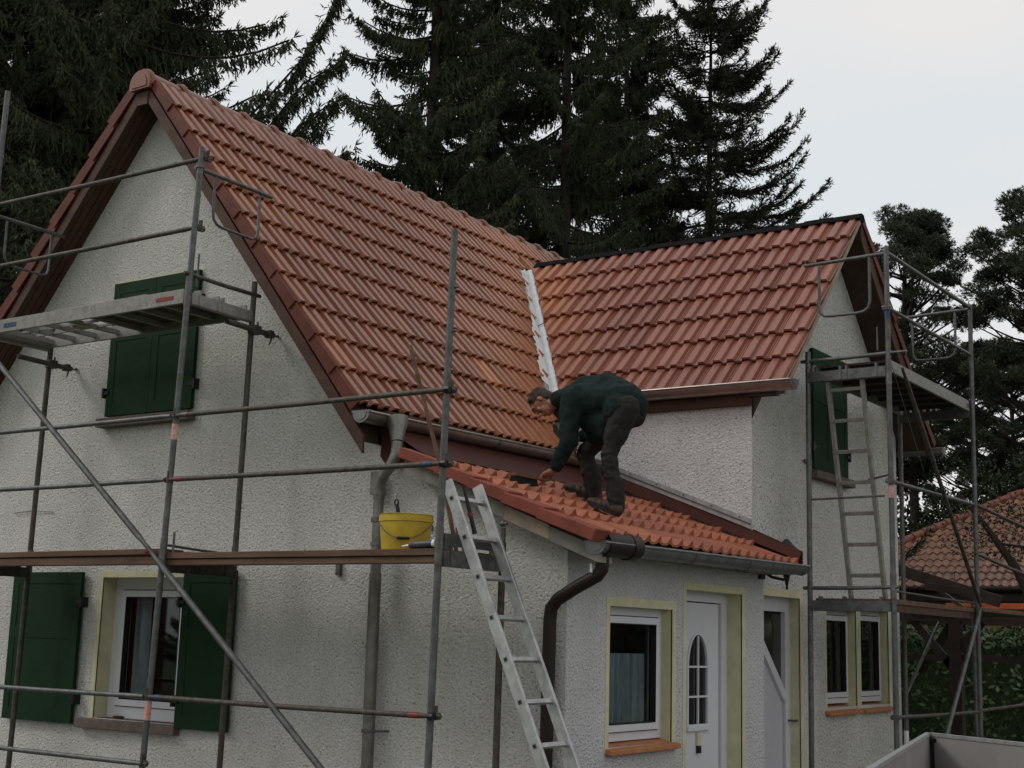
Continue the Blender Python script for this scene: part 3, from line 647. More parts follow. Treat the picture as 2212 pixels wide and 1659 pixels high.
shutter(G,9.515,10.075,3.625,4.86,-.03,1,lab='left closed green shutter leaf of the upper gable window')
band(G,8.93,10.075,3.62,4.865,.0,.0,.02)
MB().box((8.06,8.93,3.52),(8.16,10.13,3.60)).build('sill',M['sillbrown'],house,bevel=.005)
shutter(Wp,12.69,13.14,3.46,4.66,-.03,-1,lab='left closed green shutter leaf of the wing gable window')
shutter(Wp,13.145,13.60,3.46,4.66,-.03,1,lab='right closed green shutter leaf of the wing gable window')
MB().box((12.64,WY-.10,3.36),(13.66,WY,3.44)).build('sill',M['sillbrown'],house,bevel=.005)
mb=MB(); mb.box((12.50,WY-.03,3.50),(12.62,WY-.015,3.53)); mb.box((12.60,WY-.05,3.42),(12.62,WY,3.53)); mb.build('shutter_holder',M['galv'],house)
# doors
def panel(mb,to3,x0,x1,c0,c1,d0,d1):
    p=[to3(x0,c0,d0),to3(x1,c0,d0),to3(x1,c1,d0),to3(x0,c1,d0)]; q=[to3(x0,c0,d1),to3(x1,c0,d1),to3(x1,c1,d1),to3(x0,c1,d1)]
    mb.add(p+q,[(0,1,2,3),(4,5,6,7),(0,1,5,4),(1,2,6,5),(2,3,7,6),(3,0,4,7)])
mb=MB()
for (x0,x1,c0,c1) in ((9.94,10.0,.08,2.17),(10.87,10.97,.08,2.17),(10.0,10.87,2.09,2.17)): panel(mb,Pp,x0,x1,c0,c1,.14,.22)
d1=mb.build('door',M['upvc'],house,label='white front door with an arched six pane light')
mb=MB(); panel(mb,Pp,10.0,10.87,.08,2.09,.185,.20); mb.build('seal',M['seal'],d1)
# door leaf with arched hole
AX0,AX1,AZ0,AZ1=10.29,10.63,1.10,1.56; AR=(AX1-AX0)/2
def arch(x0,x1,z0,z1,r,n_=12):
    c=(x0+x1)/2; return [(x0,z0),(x1,z0)]+[(c+(x1-x0)/2*math.cos(PI*i/n_),z1+r*math.sin(PI*i/n_)) for i in range(n_+1)]
outer=[(10.012,.09),(10.858,.09),(10.858,2.08),(10.012,2.08)]; inner=arch(AX0,AX1,AZ0,AZ1,.26)
loops=[[V((a,b_,0)) for a,b_ in outer],[V((a,b_,0)) for a,b_ in inner]]
tris=geometry.tessellate_polygon(loops); flat=[p for lp_ in loops for p in lp_]
mb=MB(); mb.add([Pp(p.x,p.y,.165) for p in flat],[tuple(t) for t in tris])
for lp_ in loops:
    for i in range(len(lp_)):
        a,b_=lp_[i],lp_[(i+1)%len(lp_)]; mb.add([Pp(a.x,a.y,.165),Pp(b_.x,b_.y,.165),Pp(b_.x,b_.y,.18),Pp(a.x,a.y,.18)],[(0,1,2,3)])
mb.build('door_leaf',M['upvc'],d1)
mb=MB()
rimi=arch(AX0,AX1,AZ0,AZ1,.26,16); rimo=arch(AX0-.022,AX1+.022,AZ0-.022,AZ1,.282,16)
for i in range(len(rimi)):
    a,b_=rimi[i],rimi[(i+1)%len(rimi)]; c_,d_=rimo[i],rimo[(i+1)%len(rimo)]
    mb.add([Pp(*a,.152),Pp(*b_,.152),Pp(*d_,.152),Pp(*c_,.152),Pp(*a,.166),Pp(*b_,.166),Pp(*d_,.166),Pp(*c_,.166)],[(0,1,2,3),(0,1,5,4),(2,3,7,6)])
panel(mb,Pp,10.452,10.468,AZ0,AZ1+.25,.150,.164)
for z in (1.32,1.56): panel(mb,Pp,AX0,AX1,z-.008,z+.008,.151,.165)
mb.build('glazing_bars',M['upvc'],d1)
mb=MB(); mb.add([Pp(a,b_,.172) for a,b_ in arch(AX0-.005,AX1+.005,AZ0-.005,AZ1,.265)],[tuple(range(15))]); mb.build('pane',mat('dark_door_glass',(.02,.022,.022),.08,spec=.7),d1)
for (xa,za,zb,dd) in ((10.26,1.05,1.085,.14),(10.30,.60,.64,.145),(10.30,.15,.18,.15)):
    mb=MB(); panel(mb,Pp,xa,10.66,za,zb,dd,.165); mb.build('door_moulding',M['upvc'],d1)
mb=MB(); panel(mb,Pp,10.435,10.49,.93,1.035,.14,.165); mb.build('knocker_plate',M['yellow'],d1)
mb=MB(); panel(mb,Pp,10.445,10.485,.87,.93,.135,.165); mb.build('knocker',M['black'],d1)
mb=MB()
for (x0,x1,c0,c1) in ((11.45,11.52,.08,2.19),(12.29,12.40,.08,2.19),(11.52,12.29,2.06,2.19)): panel(mb,Wp,x0,x1,c0,c1,.10,.17)
d2=mb.build('door',M['upvc'],house,label='white side door with a diagonal glazing bar and dark upper light')
mb=MB(); panel(mb,Wp,11.52,12.29,.08,2.06,.145,.16); mb.build('door_leaf',M['seal'],d2)
mb=MB(); loops=[(11.53,.09),(12.27,.09),(12.27,1.25),(11.53,1.93)]
mb.add([Wp(a,b_,.125) for a,b_ in loops],[(0,1,2,3)]); 
for i in range(4):
    a,b_=loops[i],loops[(i+1)%4]; mb.add([Wp(*a,.125),Wp(*b_,.125),Wp(*b_,.146),Wp(*a,.146)],[(0,1,2,3)])
mb.build('lower_panel',mat('white_door_panel',(.50,.50,.53),.4,var=.03),d2)
mb=MB(); mb.bar(Wp(11.53,1.99,.115),Wp(12.28,1.28,.115),(0,0,1),.085,.04)
mb.build('diagonal_bar',M['upvc'],d2)
mb=MB(); mb.add([Wp(11.53,2.04,.14),Wp(12.27,2.04,.14),Wp(12.27,1.32,.14),Wp(11.53,2.0,.14)],[(0,1,2,3)]); mb.build('pane',mat('dark_side_glass',(.022,.026,.024),.08,spec=.6),d2)
mb=MB(); mb.tube(Wp(12.345,1.07,.10),Wp(12.345,1.07,.03),.010); mb.tube(Wp(12.345,1.07,.035),Wp(12.44,1.07,.035),.011); mb.build('handle',M['galv'],d2)
# wall lamp at the porch corner
lmp=MB(); lmp.box((11.30,5.085,2.32),(11.40,5.114,2.52)); lmp=lmp.build('wall_lamp',M['black'],house,bevel=.006)
mb=MB(); mb.path([(11.35,5.09,2.39),(11.38,5.02,2.34),(11.45,4.94,2.32),(11.50,4.93,2.36)],.013,8)
mb.path([(11.50,4.93,2.26),(11.50,4.93,2.36),(11.50,4.93,2.39)],[.008,.03,.07],10); mb.ball((11.50,4.93,2.25),.014,8,6)
for k in range(6):
    a=PI*k/3; mb.tube((11.50+.055*math.cos(a),4.93+.055*math.sin(a),2.38),(11.50+.10*math.cos(a),4.93+.10*math.sin(a),2.58),.006,6)
mb.path([(11.50,4.93,2.58),(11.50,4.93,2.62),(11.50,4.93,2.68)],[.115,.07,.015],6); mb.build('lamp_bracket',M['black'],lmp)
mb=MB(); mb.path([(11.50,4.93,2.39),(11.50,4.93,2.58)],[.05,.095],6); mb.build('lamp_shade',M['white'],lmp)
# small junction box on the gable, vents
mb=MB(); mb.box((8.125,7.17,2.19),(8.16,7.215,2.29)); mb.tube((8.14,7.19,2.29),(8.14,7.19,2.33),.008); mb.build('junction_box',M['galv'],house,bevel=.004)
mb=MB(); mb.box((8.14,6.30,2.52),(8.16,6.35,2.56)); mb.build('wall_plug',M['fibre'],house)
mb=MB(); mb.path([(8.15,10.73,2.78),(8.14,11.0,2.80),(8.145,11.3,2.785)],.004,6); mb.build('wall_cable',M['galv'],house)
# ================================================================== SCAFFOLDS
TR=.0242
def post_at(pts,scaf,m,name='post',label=None,sockets=()):
    mb=MB(); mb.path(pts,TR,12); o=mb.build(name,m,scaf,smooth=True,label=label)
    return o
def lerp(a,b,t): return V(a)+(V(b)-V(a))*t
def coupler(parent,p,d,m=None,s=.035):
    """wedge pocket where a rail meets a post, with its wedge"""
    s_,t_,d_=frame_of(d); mb=MB(); p=V(p)
    mb.obox(p,d_*s,s_*.012,V((0,0,1))*.022); mb.obox(p+V((0,0,.02)),d_*.006,s_*.018,V((0,0,1))*.045); mb.path([p-d_*s*1.2,p+d_*s*1.2],.016,8)
    return mb.build('coupler',m or M['rustgalv'],parent)
def rail(scaf,p0,p1,m=None,name='guard_rail',r=.019,ends=(None,None),label=None,flat=True):
    p0,p1=V(p0),V(p1); d=(p1-p0).normalized(); mb=MB()
    sag=V((0,0,-.004)); mb.path([p0,lerp(p0,p1,.03),lerp(p0,p1,.5)+sag,lerp(p0,p1,.97),p1],[r*.75,r,r,r,r*.75],10)
    o=mb.build(name,m or M['rustgalv'],scaf,smooth=True,label=label)
    for p,e,sg in ((p0,ends[0],1),(p1,ends[1],-1)):
        if e:
            q=p+d*sg*.07; MB().path([q,q+d*sg*.065],r*1.08,10).build('rail_end',e,o,smooth=True)
    return o
sc1=empty('scaffold',(7.162,8.1,0),'tall steel scaffold with planks and aluminium deck in front of the big gable','scaffold','facade scaffolds round the house')
XO,XI=7.162,7.892
def yA(z): return 8.170-.0352*z
def yB(z): return 5.515-.0165*z
def yC(z): return 10.745-.022*z
# outer posts (each in frame lengths with red/white marks)
pA=post_at([(XO,yA(0),0),(XO,yA(5.5),5.5)],sc1,M['galvblue'])
pB=post_at([(XO,yB(0),0),(XO,yB(4.45),4.45)],sc1,M['galvblue'])
pC=post_at([(XO,yC(0),0),(XO,yC(6.5),6.52)],sc1,M['galvblue'])
for z in (2.31,4.31):
    for (p,f) in ((pA,yA),(pC,yC)): MB().path([(XO,f(z-.1),z-.1),(XO,f(z+.12),z+.12)],TR+.0035,12).build('sleeve',M['galv'],p,smooth=True)
MB().path([(XO,yB(2.2),2.2),(XO,yB(2.45),2.45)],TR+.0035,12).build('sleeve',M['galv'],pB,smooth=True)
MB().path([(XO,yA(3.17),3.17),(XO,yA(3.29),3.29)],TR+.0012,12).build('sticker',M['redwhite'],pA)
MB().path([(XO,yA(1.08),1.08),(XO,yA(1.22),1.22)],TR+.0012,12).build('sticker',M['redwhite'],pA)
MB().path([(XO,yA(5.33),5.33),(XO,yA(5.37),5.37)],TR+.010,12).build('collar',M['galv'],pA)
for z,f,p in ((4.05,yB,pB),(3.75,yB,pB)): MB().tube((XO,f(z)-.02,z),(XO+.01,f(z)-.05,z),.010,8).build('locking_pin',M['galv'],p)
for z in (5.9,6.3,5.5): MB().tube((XO,yC(z)-.02,z),(XO,yC(z)-.045,z-.01),.006,6).build('locking_pin',M['galv'],pC)
pBi=post_at([(XI,5.49,0),(XI,5.48,2.40)],sc1,M['rustgalv'])
mb=MB(); mb.path([(XI,5.48,2.38),(XI,5.48,2.50)],.019,10); mb.ball((XI,5.48,2.53),.022,10,8); mb.tube((XI,5.45,2.53),(XI,5.51,2.53),.013,8); mb.build('spigot',M['galv'],pBi,smooth=True)
pAi=post_at([(XI,8.105,0),(XI,8.045,4.58)],sc1,M['rustgalv'])
pCi=post_at([(XI,10.71,0),(XI,10.63,4.50)],sc1,M['rustgalv'])
for z in (2.31,): 
    MB().path([(XI,8.08,z-.1),(XI,8.075,z+.1)],TR+.0035,12).build('sleeve',M['galv'],pAi,smooth=True)
    MB().path([(XI,10.66,z-.1),(XI,10.66,z+.1)],TR+.0035,12).build('sleeve',M['galv'],pCi,smooth=True)
# rails
rr_=[]
rail(sc1,(XO-.02,yC(5.43)-.02,5.43),(XO-.01,yA(5.42)+.01,5.40),M['rustgalv'])
coupler(pA,(XO+.045,yA(5.42)-.02,5.42),(1,0,0))
rail(sc1,(XO-.02,yC(4.85),4.85),(XO-.01,yA(4.85),4.84),M['rustgalv'])
coupler(pA,(XO+.05,yA(4.85)-.01,4.85),(1,0,0))
for z,e in ((3.35,M['galvblue']),(2.86,M['red']),(1.25,M['blue'])):
    rail(sc1,(XO-.03,yC(z)-.02,z),(XO-.03,yA(z)+.03,z),M['galvblue'],ends=(None,None))
    rail(sc1,(XO-.03,yA(z)-.03,z),(XO-.03,yB(z)+.0,z),M['rustgalv'],ends=(e,M['blue'] if z==2.86 else (M['red'] if z==1.25 else None)))
    coupler(pA,(XO-.012,yA(z),z),(0,1,0)); coupler(pB,(XO+.01,yB(z)-.03,z),(0,1,0)); mbx=MB(); mbx.tube((XO-.03,yB(z)-.01,z),(XO-.03,yB(z)-.05,z),.024,8); mbx.build('rail_hook',M['black'],pB)
rail(sc1,(XO-.03,yC(.77),.78),(XO-.03,yA(.77)-.02,.77),M['galvblue'])
coupler(pA,(XO-.012,yA(.77)-.02,.77),(0,1,0))
# diagonal brace C(top) -> A -> below B
def brace(p0,p1):
    mb=MB(); p0,p1=V(p0),V(p1); d=(p1-p0).normalized(); mb.path([p0,p0+d*.10,p0+d*.16,p1-d*.16,p1-d*.10,p1],[.014,.017,.0235,.0235,.017,.014],12)
    o=mb.build('diagonal_brace',M['galvblue'],sc1,smooth=True); MB().obox(p1,d*.04,frame_of(d)[0]*.020,frame_of(d)[1]*.008).build('brace_head',M['galvblue'],o); MB().tube(p1+V((-.04,0,-.02)),p1+V((.02,0,-.02)),.012,8).build('brace_bolt',M['red'],o)
    return o
brace((XO-.05,10.62,4.22),(XO-.05,8.19,2.335))
brace((XO-.055,8.19,2.335),(XO-.05,5.62,.28))
# transoms and bases
def transom(scaf,p0,p1,m,h=.085):
    p0,p1=V(p0),V(p1); d=(p1-p0); dn_=d.normalized(); s=dn_.cross(V((0,0,1))).normalized(); up=V((0,0,1)); mb=MB()
    mb.obox((p0+p1)/2,d/2,s*.024,up*.004+V((0,0,0)))
    mb.obox((p0+p1)/2+s*.024+up*h/2,d/2,s*.003,up*h/2); mb.obox((p0+p1)/2-s*.024+up*h/2,d/2,s*.003,up*h/2)
    for t in (.12,.42,.5,.88):
        q=lerp(p0,p1,t); mb.obox(q+up*(h*.7),dn_*.010,s*.032,up*h*.7)
    return mb.build('transom',m,scaf)
transom(sc1,(XO+.02,yA(4.28),4.24),(XI-.02,8.055,4.24),M['aludeck'])
transom(sc1,(XO+.02,yC(4.28),4.24),(XI-.02,10.64,4.24),M['aludeck'])
transom(sc1,(XO+.02,yA(2.2),2.17),(XI-.02,8.08,2.17),M['rustgalv'])
transom(sc1,(XO+.02,yB(2.2),2.20),(XI-.02,5.485,2.20),M['galv'],.10)
transom(sc1,(XO+.02,yC(2.2),2.17),(XI-.02,10.68,2.17),M['rustgalv'])
rail(sc1,(XO-.06,yA(4.47),4.47),(XI+.07,8.04,4.47),M['rustgalv'],'retaining_tube',.017)
rail(sc1,(XO+.02,yA(2.36),2.37),(XI+.02,8.07,2.34),M['rustgalv'],'retaining_tube',.010)
mb=MB(); mb.box((XO+.03,5.455,2.33),(XI-.05,5.475,2.41)); mb.build('toe_plate',M['galvblue'],sc1)
mb=MB(); mb.tube((XO+.10,8.04,4.40),(XO+.10,8.035,4.66),.008,8); mb.build('board_pin',M['galv'],sc1)
mb=MB(); mb.tube((XO+.22,5.50,2.40),(XO+.22,5.50,2.55),.010,8); mb.build('board_pin',M['galv'],sc1)
mb=MB(); mb.tube((XO+.05,yA(2.4)-.05,2.28),(XO+.05,yA(2.4)-.05,2.47),.009,8); mb.build('board_pin',M['galv'],sc1)
# guard frames at the top
def end_guard(scaf,y,z1,z0,xa,xb,m):
    mb=MB(); mb.path([(XO-.01,y,z1),(xb+.13,y-.01,z1-.01)],.0175,10); ra=.012
    mb.path([(xa,y,z1),(xa,y,z0+.11),(xa+.012,y,z0+.05),(xa+.05,y,z0+.012),(xa+.11,y,z0),(xb-.07,y,z0-.005),(xb-.02,y,z0+.012),(xb,y,z0+.06),(xb,y,z1)],ra,10)
    return mb.build('end_guard',m,scaf,smooth=True)
end_guard(sc1,8.03,5.345,4.93,7.37,7.875,M['galvblue'])
end_guard(sc1,10.62,5.35,4.93,7.30,7.78,M['galvblue'])
# tie tubes with ring hook towards the wall
def tie(scaf,y,z,yh,x0=7.55,inner=(XI,0)):
    mb=MB(); mb.path([(x0,y,z+.012),(8.10,y+(yh-y)*.3,z-.004)],.0242,12); o=mb.build('wall_tie',M['rustgalv'],scaf,smooth=True)
    mb=MB(); mb.path([(x0-.001,y,z+.012),(x0-.003,y,z+.012)],.0195,12); mb.build('tube_mouth',M['black'],o)
    mb=MB(); mb.tube((8.06,y+.01,z),(8.27 if y<9 else 8.30,yh,z),.008,8); mb.ball((8.145,yh,z),.014,8,6); mb.build('hook',M['galv'],o)
    mb=MB(); mb.obox((XI+.0,y+.012,z+.005),(.045,0,0),(0,.038,0),(0,0,.036)); mb.tube((XI+.02,y,z),(XI+.02,y,z+.075),.010,8); mb.obox((8.05,y,z-.0),(.025,0,0),(0,.034,0),(0,0,.030)); mb.obox((8.07,y,z-.05),(.008,0,.01),(0,.01,0),(.01,0,.035)); mb.build('coupler',M['rustgalv'],o,bevel=.006)
tie(sc1,8.0,4.165,8.0,7.57)
tie(sc1,10.59,4.11,10.57,7.52)
# aluminium deck A-C with an open hatch frame
dk=MB(); zt=4.372; ya,yb=8.105,10.66
for x in (XO+.045,XI-.045): dk.box((x-.013,ya,zt-.115),(x+.013,yb,zt))
dko=dk.build('deck',M['aludeck'],sc1,bevel=.003,label='aluminium framed deck in front of the upper shutters')
mb=MB()
for y in [8.14+.30*k for k in range(9)]: mb.box((XO+.058,y-.018,zt-.085),(XI-.058,y+.018,zt-.045))
mb.box((XO+.28,9.42,zt-.07),(XO+.30,yb-.2,zt-.05)); mb.box((XI-.30,9.42,zt-.07),(XI-.28,yb-.2,zt-.05)); mb.box((XO+.058,yb-.06,zt-.11),(XI-.058,yb,zt-.02)); mb.build('deck_rib',M['aludeck'],dko)
mb=MB(); mb.box((XO+.058,ya+.02,zt-.044),(XI-.058,9.40,zt-.030)); mb.build('deck_panel',M['ply'],dko)
mb=MB(); mb.obox((XO+.36,9.75,zt-.06),(.045,.02,0),(-.02,.05,0),(0,0,.02)); mb.build('hatch_latch',M['woodlight'],dko)
mb=MB(); mb.box((XO+.0285,8.22,zt-.075),(XO+.0315,8.42,zt-.045)); mb.build('sticker',M['red'],dko)
mb=MB(); 
for k in range(5): mb.box((XO+.0285,10.20+.036*k,zt-.078-.003*(k%2)),(XO+.0315,10.229+.036*k,zt-.040))
mb.build('sticker',M['blue'],dko)
mb=MB(); r4=random.Random(8)
for k in range(26):
    y=r4.uniform(8.3,10.6); z=zt-.02-r4.random()*.08; mb.ball((XO+.031,y,z),r4.uniform(.003,.008),6,4,(.25,1,r4.uniform(1,3.2)))
mb.build('mortar_splashes',M['woodlight'],dko)
# plank platform A-B and A-C at 2.3 m
def plank(p0,p1,x0,x1,z,th,nm='plank',m=None,tilt=0):
    mb=MB(); mb.add([(x0,p0,z),(x1,p0,z),(x1,p1,z+tilt),(x0,p1,z+tilt),(x0,p0,z-th),(x1,p0,z-th),(x1,p1,z-th+tilt),(x0,p1,z-th+tilt)],[(0,1,2,3),(7,6,5,4),(0,4,5,1),(1,5,6,2),(2,6,7,3),(3,7,4,0)])
    return mb.build(nm,m or M['plank'],sc1,bevel=.004)
plank(5.50,8.17,XO+.02,XO+.245,2.312,.045); plank(5.50,8.2,XO+.25,XO+.475,2.31,.045); plank(5.50,8.2,XO+.48,XO+.70,2.313,.045)
plank(5.52,8.1,XO+.035,XO+.11,2.262,.045,'plank_bearer')
plank(8.13,10.75,XO+.02,XO+.245,2.345,.045,tilt=-.01); plank(8.1,10.75,XO+.25,XO+.475,2.335,.045); plank(8.1,10.75,XO+.48,XO+.70,2.335,.045)
plank(8.16,10.7,XO+.035,XO+.11,2.285,.06,'plank_bearer')
# ---- loose things on the scaffold
mb=MB(); mb.add([(XO+.10,8.62,zt-.02),(XO+.32,8.60,zt-.02),(XO+.34,9.55,zt-.02),(XO+.12,9.57,zt-.02),(XO+.10,8.62,zt+.035),(XO+.32,8.60,zt+.035),(XO+.34,9.55,zt+.035),(XO+.12,9.57,zt+.035)],[(3,2,1,0),(4,5,6,7),(0,1,5,4),(1,2,6,5),(2,3,7,6),(3,0,4,7)])
tag(mb.build('board_offcut',M['plankgrey'],None,bevel=.004),'grey mortar stained board lying on the high aluminium deck','board')
# bucket
bk=empty('bucket',(7.42,5.965,2.315),'yellow mason bucket standing on the plank platform beside the zinc downpipe','bucket')
bc=V((7.42,5.965,2.315)); prof=[(.158,0),(.163,.012),(.180,.19),(.186,.195),(.186,.238),(.191,.243),(.183,.246),(.172,.19),(.152,.015)]
vs=[];fs=[];nn_=28
for i,(r,h) in enumerate(prof):
    for k in range(nn_): vs.append(bc+V((r*math.cos(2*PI*k/nn_),r*math.sin(2*PI*k/nn_),h)))
for i in range(len(prof)-1):
    for k in range(nn_): a=i*nn_+k;b_=i*nn_+(k+1)%nn_; fs.append((a,b_,b_+nn_,a+nn_))
fs+=[tuple(range(nn_-1,-1,-1)),tuple(range((len(prof)-1)*nn_,len(prof)*nn_))]
MB().add(vs,fs).build('bucket_body',M['bucket'],bk,smooth=True)
hp=[bc+V((-.57,.82,0))*.190*math.cos(t)+V((-.82,-.57,0))*(.176+.018*math.sin(t))*math.sin(t)+V((0,0,.205-.135*math.sin(t)**1.5)) for t in [PI*i/14 for i in range(15)]]
ho=MB().path(hp,.0035,6).build('bucket_handle',M['galv'],bk,smooth=True)
MB().path([lerp(hp[6],hp[7],0)+V((-.004,0,0)),hp[8]+V((-.004,0,0))],.010,8).build('handle_grip',M['black'],ho)
tw=empty('trowel',(7.46,6.06,2.40),'black hooped tool handle sticking up out of the yellow bucket','trowel')
mb=MB(); mb.path([(7.46,6.045,2.50),(7.45,6.06,2.57),(7.45,6.075,2.64)],[.012,.014,.013],10); ring_=[(7.45,6.082+.016*math.cos(a),2.655+.020*math.sin(a)) for a in [2*PI*i/12 for i in range(13)]]; mb.path(ring_,.006,8); mb.build('handle',M['black'],tw,smooth=True)
mb=MB(); mb.tube((7.47,6.03,2.40),(7.46,6.045,2.50),.006,8); mb.obox((7.475,6.02,2.37),(.002,0,0),(0,.04,0),(0,.01,.05)); mb.build('blade',M['galv'],tw)
def cartridge(nm,y0,x,z,bodym,lab,dy=.0,tip=True):
    e=empty(nm,(x,y0,z),lab,'sealant tube','sealant tubes on the planks')
    MB().path([(x,y0,z+.004),(x,y0+.205,z-.004)],.024,14).build('tube_body',bodym,e,smooth=True)
    mb=MB(); mb.path([(x,y0-.004,z+.004),(x,y0+.018,z+.004)],.0247,14); mb.build('tube_end',M['white'],e)
    mb=MB(); mb.path([(x,y0+.188,z-.004),(x,y0+.207,z-.004)],.0247,14); mb.build('tube_shoulder',M['red'],e)
    mb=MB(); mb.path([(x,y0+.168,z-.003),(x,y0+.188,z-.004)],.0246,14); mb.path([(x,y0+.018,z+.004),(x,y0+.030,z+.004)],.0246,14); mb.build('blue_band',M['blue'],e)
    mb=MB(); mb.path([(x,y0+.205,z-.004),(x,y0+.28,z-.012)],[.010,.004],10); mb.build('nozzle',M['white'],e,smooth=True)
cartridge('sealant_tube',5.54,7.205,2.342,mat('printed_grey_label',(.10,.10,.115),.4,col2=(.03,.03,.035),vscale=30),'grey labelled sealant tube with white nozzle lying beside the yellow bucket')
e=empty('sealant_tube',(7.255,5.53,2.336),'red sealant tube half hidden behind the grey labelled one','sealant tube','sealant tubes on the planks')
MB().path([(7.262,5.53,2.336),(7.262,5.74,2.336)],.0235,14).build('tube_body',M['red'],e,smooth=True); MB().path([(7.262,5.74,2.336),(7.262,5.80,2.33)],[.009,.004],8).build('nozzle',M['white'],e)
# tool leaning behind the ladder
cg=empty('caulking_gun',(7.45,5.42,2.40),'slim black tool with red ring leaning behind the top of the aluminium ladder','tool')
MB().path([(7.40,5.365,2.42),(7.38,5.41,2.60),(7.37,5.45,2.74)],[.016,.013,.010],8).build('tool_body',M['black'],cg,smooth=True)
MB().path([(7.39,5.398,2.535),(7.388,5.402,2.555)],.019,10).build('ring',M['red'],cg)
# rusty pole leaning up behind post B
tag(MB().path([(7.60,6.139,3.80),(7.60,5.80,2.84),(7.60,5.66,2.315)],.016,10).build('rod',M['plank'],None,smooth=True),'rusty rod leaning up from the planks across the red roof','rod')
# ---- right scaffold, along the wing gable
sc2=empty('scaffold',(11.94,4.128,0),'narrow steel scaffold with an inner ladder in front of the wing gable','scaffold','facade scaffolds round the house')
X1,X2,X3=11.94,14.51,17.08; YO,YI=4.125,4.90
q1=post_at([(X1,YO,0),(X1,YO-.0,5.36)],sc2,M['galvblue']); post_at([(X1,YI,0),(X1,4.89,4.45)],sc2,M['galv'])
q2=post_at([(X2-.1,YO,0),(X2+.03,YO,5.38)],sc2,M['galvblue']); post_at([(X2-.03,YI,0),(X2,YI,4.40)],sc2,M['galv'])
q3=post_at([(X3,YO,0),(X3,YO,3.4)],sc2,M['galv']); post_at([(X3-.1,YI,0),(X3-.1,YI,2.4)],sc2,M['galv'])
for z in (2.3,4.2):
    for x,p in ((X1,q1),): MB().path([(x,YO,z-.12),(x,YO,z+.1)],TR+.0035,12).build('sleeve',M['galv'],p,smooth=True)
MB().path([(X1,YO,3.06),(X1,YO,3.17)],TR+.0012,12).build('sticker',M['redwhite'],q1)
MB().path([(X1,YO,4.68),(X1,YO,4.80)],TR+.0014,12).build('sticker',M['blue'],q1)
MB().path([(X2-.05,YO,1.22),(X2-.05,YO,1.30)],TR+.0014,12).build('sticker',M['red'],q2)
MB().path([(X2-.03,YI,.75),(X2-.03,YI,.92)],TR+.0014,12).build('sticker',M['white'],q2)
rail(sc2,(X1+.03,YO,5.31),(X2+.02,YO,5.35),M['galv'],r=.021); rail(sc2,(X1+.02,YO,4.79),(X2,YO,4.83),M['galv'],r=.018)
rail(sc2,(X1+.02,YO,3.21),(X2-.05,YO,3.24),M['galv'],r=.018); rail(sc2,(X1+.02,YO,1.17),(X2-.1,YO,1.15),M['rustgalv'],r=.018)
rail(sc2,(X2-.1,YO,2.74),(X3,YO,2.58),M['rustgalv'],r=.018); rail(sc2,(X2-.1,YO,3.25),(X3,YO,3.14),M['rustgalv'],r=.018); rail(sc2,(X2-.1,YO,1.16),(X3,YO,1.20),M['rustgalv'],r=.018)
for z in (3.21,1.17,4.79): coupler(q1,(X1-.02,YO+.0,z),(0,1,0),M['galv'])
def end_guard2(x,y_in,m,z1,z0):
    mb=MB(); mb.path([(x,YO-.02,z1),(x,y_in+.14,z1-.02)],.0175,10)
    a,b_=YO+.16,y_in-.0
    mb.path([(x,a,z1),(x,a,z0+.10),(x,a+.015,z0+.04),(x,a+.06,z0+.008),(x,a+.12,z0),(x,b_-.10,z0),(x,b_-.04,z0+.008),(x,b_-.008,z0+.04),(x,b_,z0+.10),(x,b_,z1)],.0135,10)
    mb.tube((x,y_in+.135,z1-.02),(x,y_in+.135,z1+.03),.006,6)
    return mb.build('end_guard',m,sc2,smooth=True)
end_guard2(X1,4.77,M['galvblue'],5.30,4.77); end_guard2(X2+.02,4.75,M['galv'],5.33,4.82)
for (z,nm) in ((4.16,0),(2.07,1)):
    transom(sc2,(X1,YI-.02,z),(X1,YO+.02,z),M['galvblue'],.09); transom(sc2,(X2,YI-.02,z),(X2,YO+.02,z),M['galv'],.09)
    rail(sc2,(X1,YI+.06,z+.20),(X1,YO-.05,z+.21),M['galv'],'retaining_tube',.018)
mb=MB(); mb.tube((X1,YO-.0,4.37),(X1+.0,YO-.17,4.37),.012,8); mb.build('tube_stub',M['galv'],sc2)
mb=MB(); mb.tube((X1,YO+.10,4.40),(X1,YO+.10,4.62),.007,6); mb.build('board_pin',M['galv'],sc2)
d2_=MB(); zt2=4.33
for y in (YO+.03,YI-.04): d2_.box((X1+.04,y-.013,zt2-.11),(X2-.05,y+.013,zt2))
d2o=d2_.build('deck',M['aludeck'],sc2,bevel=.003)
mb=MB(); mb.box((X1+.05,YO+.045,zt2-.035),(X2-.06,YI-.055,zt2-.015)); mb.build('deck_panel',M['ply'],d2o)
mb=MB()
for k in range(8): mb.box((X1+.1+.33*k,YO+.045,zt2-.075),(X1+.125+.33*k,YI-.055,zt2-.037))
mb.build('deck_rib',M['ply'],d2o)
MB().box((X2-.13,YO+.014,zt2-.08),(X2-.07,YO+.0165,zt2-.04)).build('sticker',M['red'],d2o)
for y0 in (YO+.02,YO+.26,YO+.50):
    mb=MB(); mb.box((X1+.03,y0,2.135),(X2+.02,y0+.23,2.18)); mb.build('plank',M['plank'],sc2,bevel=.004)
    mb=MB(); mb.box((X2+.03,y0,2.155),(X3+.02,y0+.23,2.20)); mb.build('plank',M['plank'],sc2,bevel=.004)
MB().box((X1+.03,YO+.03,2.07),(X2,YO+.08,2.134)).build('plank_bearer',M['board'],sc2)
rail(sc2,(X1,YO+.02,2.25),(X2,YO+.02,2.23),M['rustgalv'],'retaining_tube',.010)
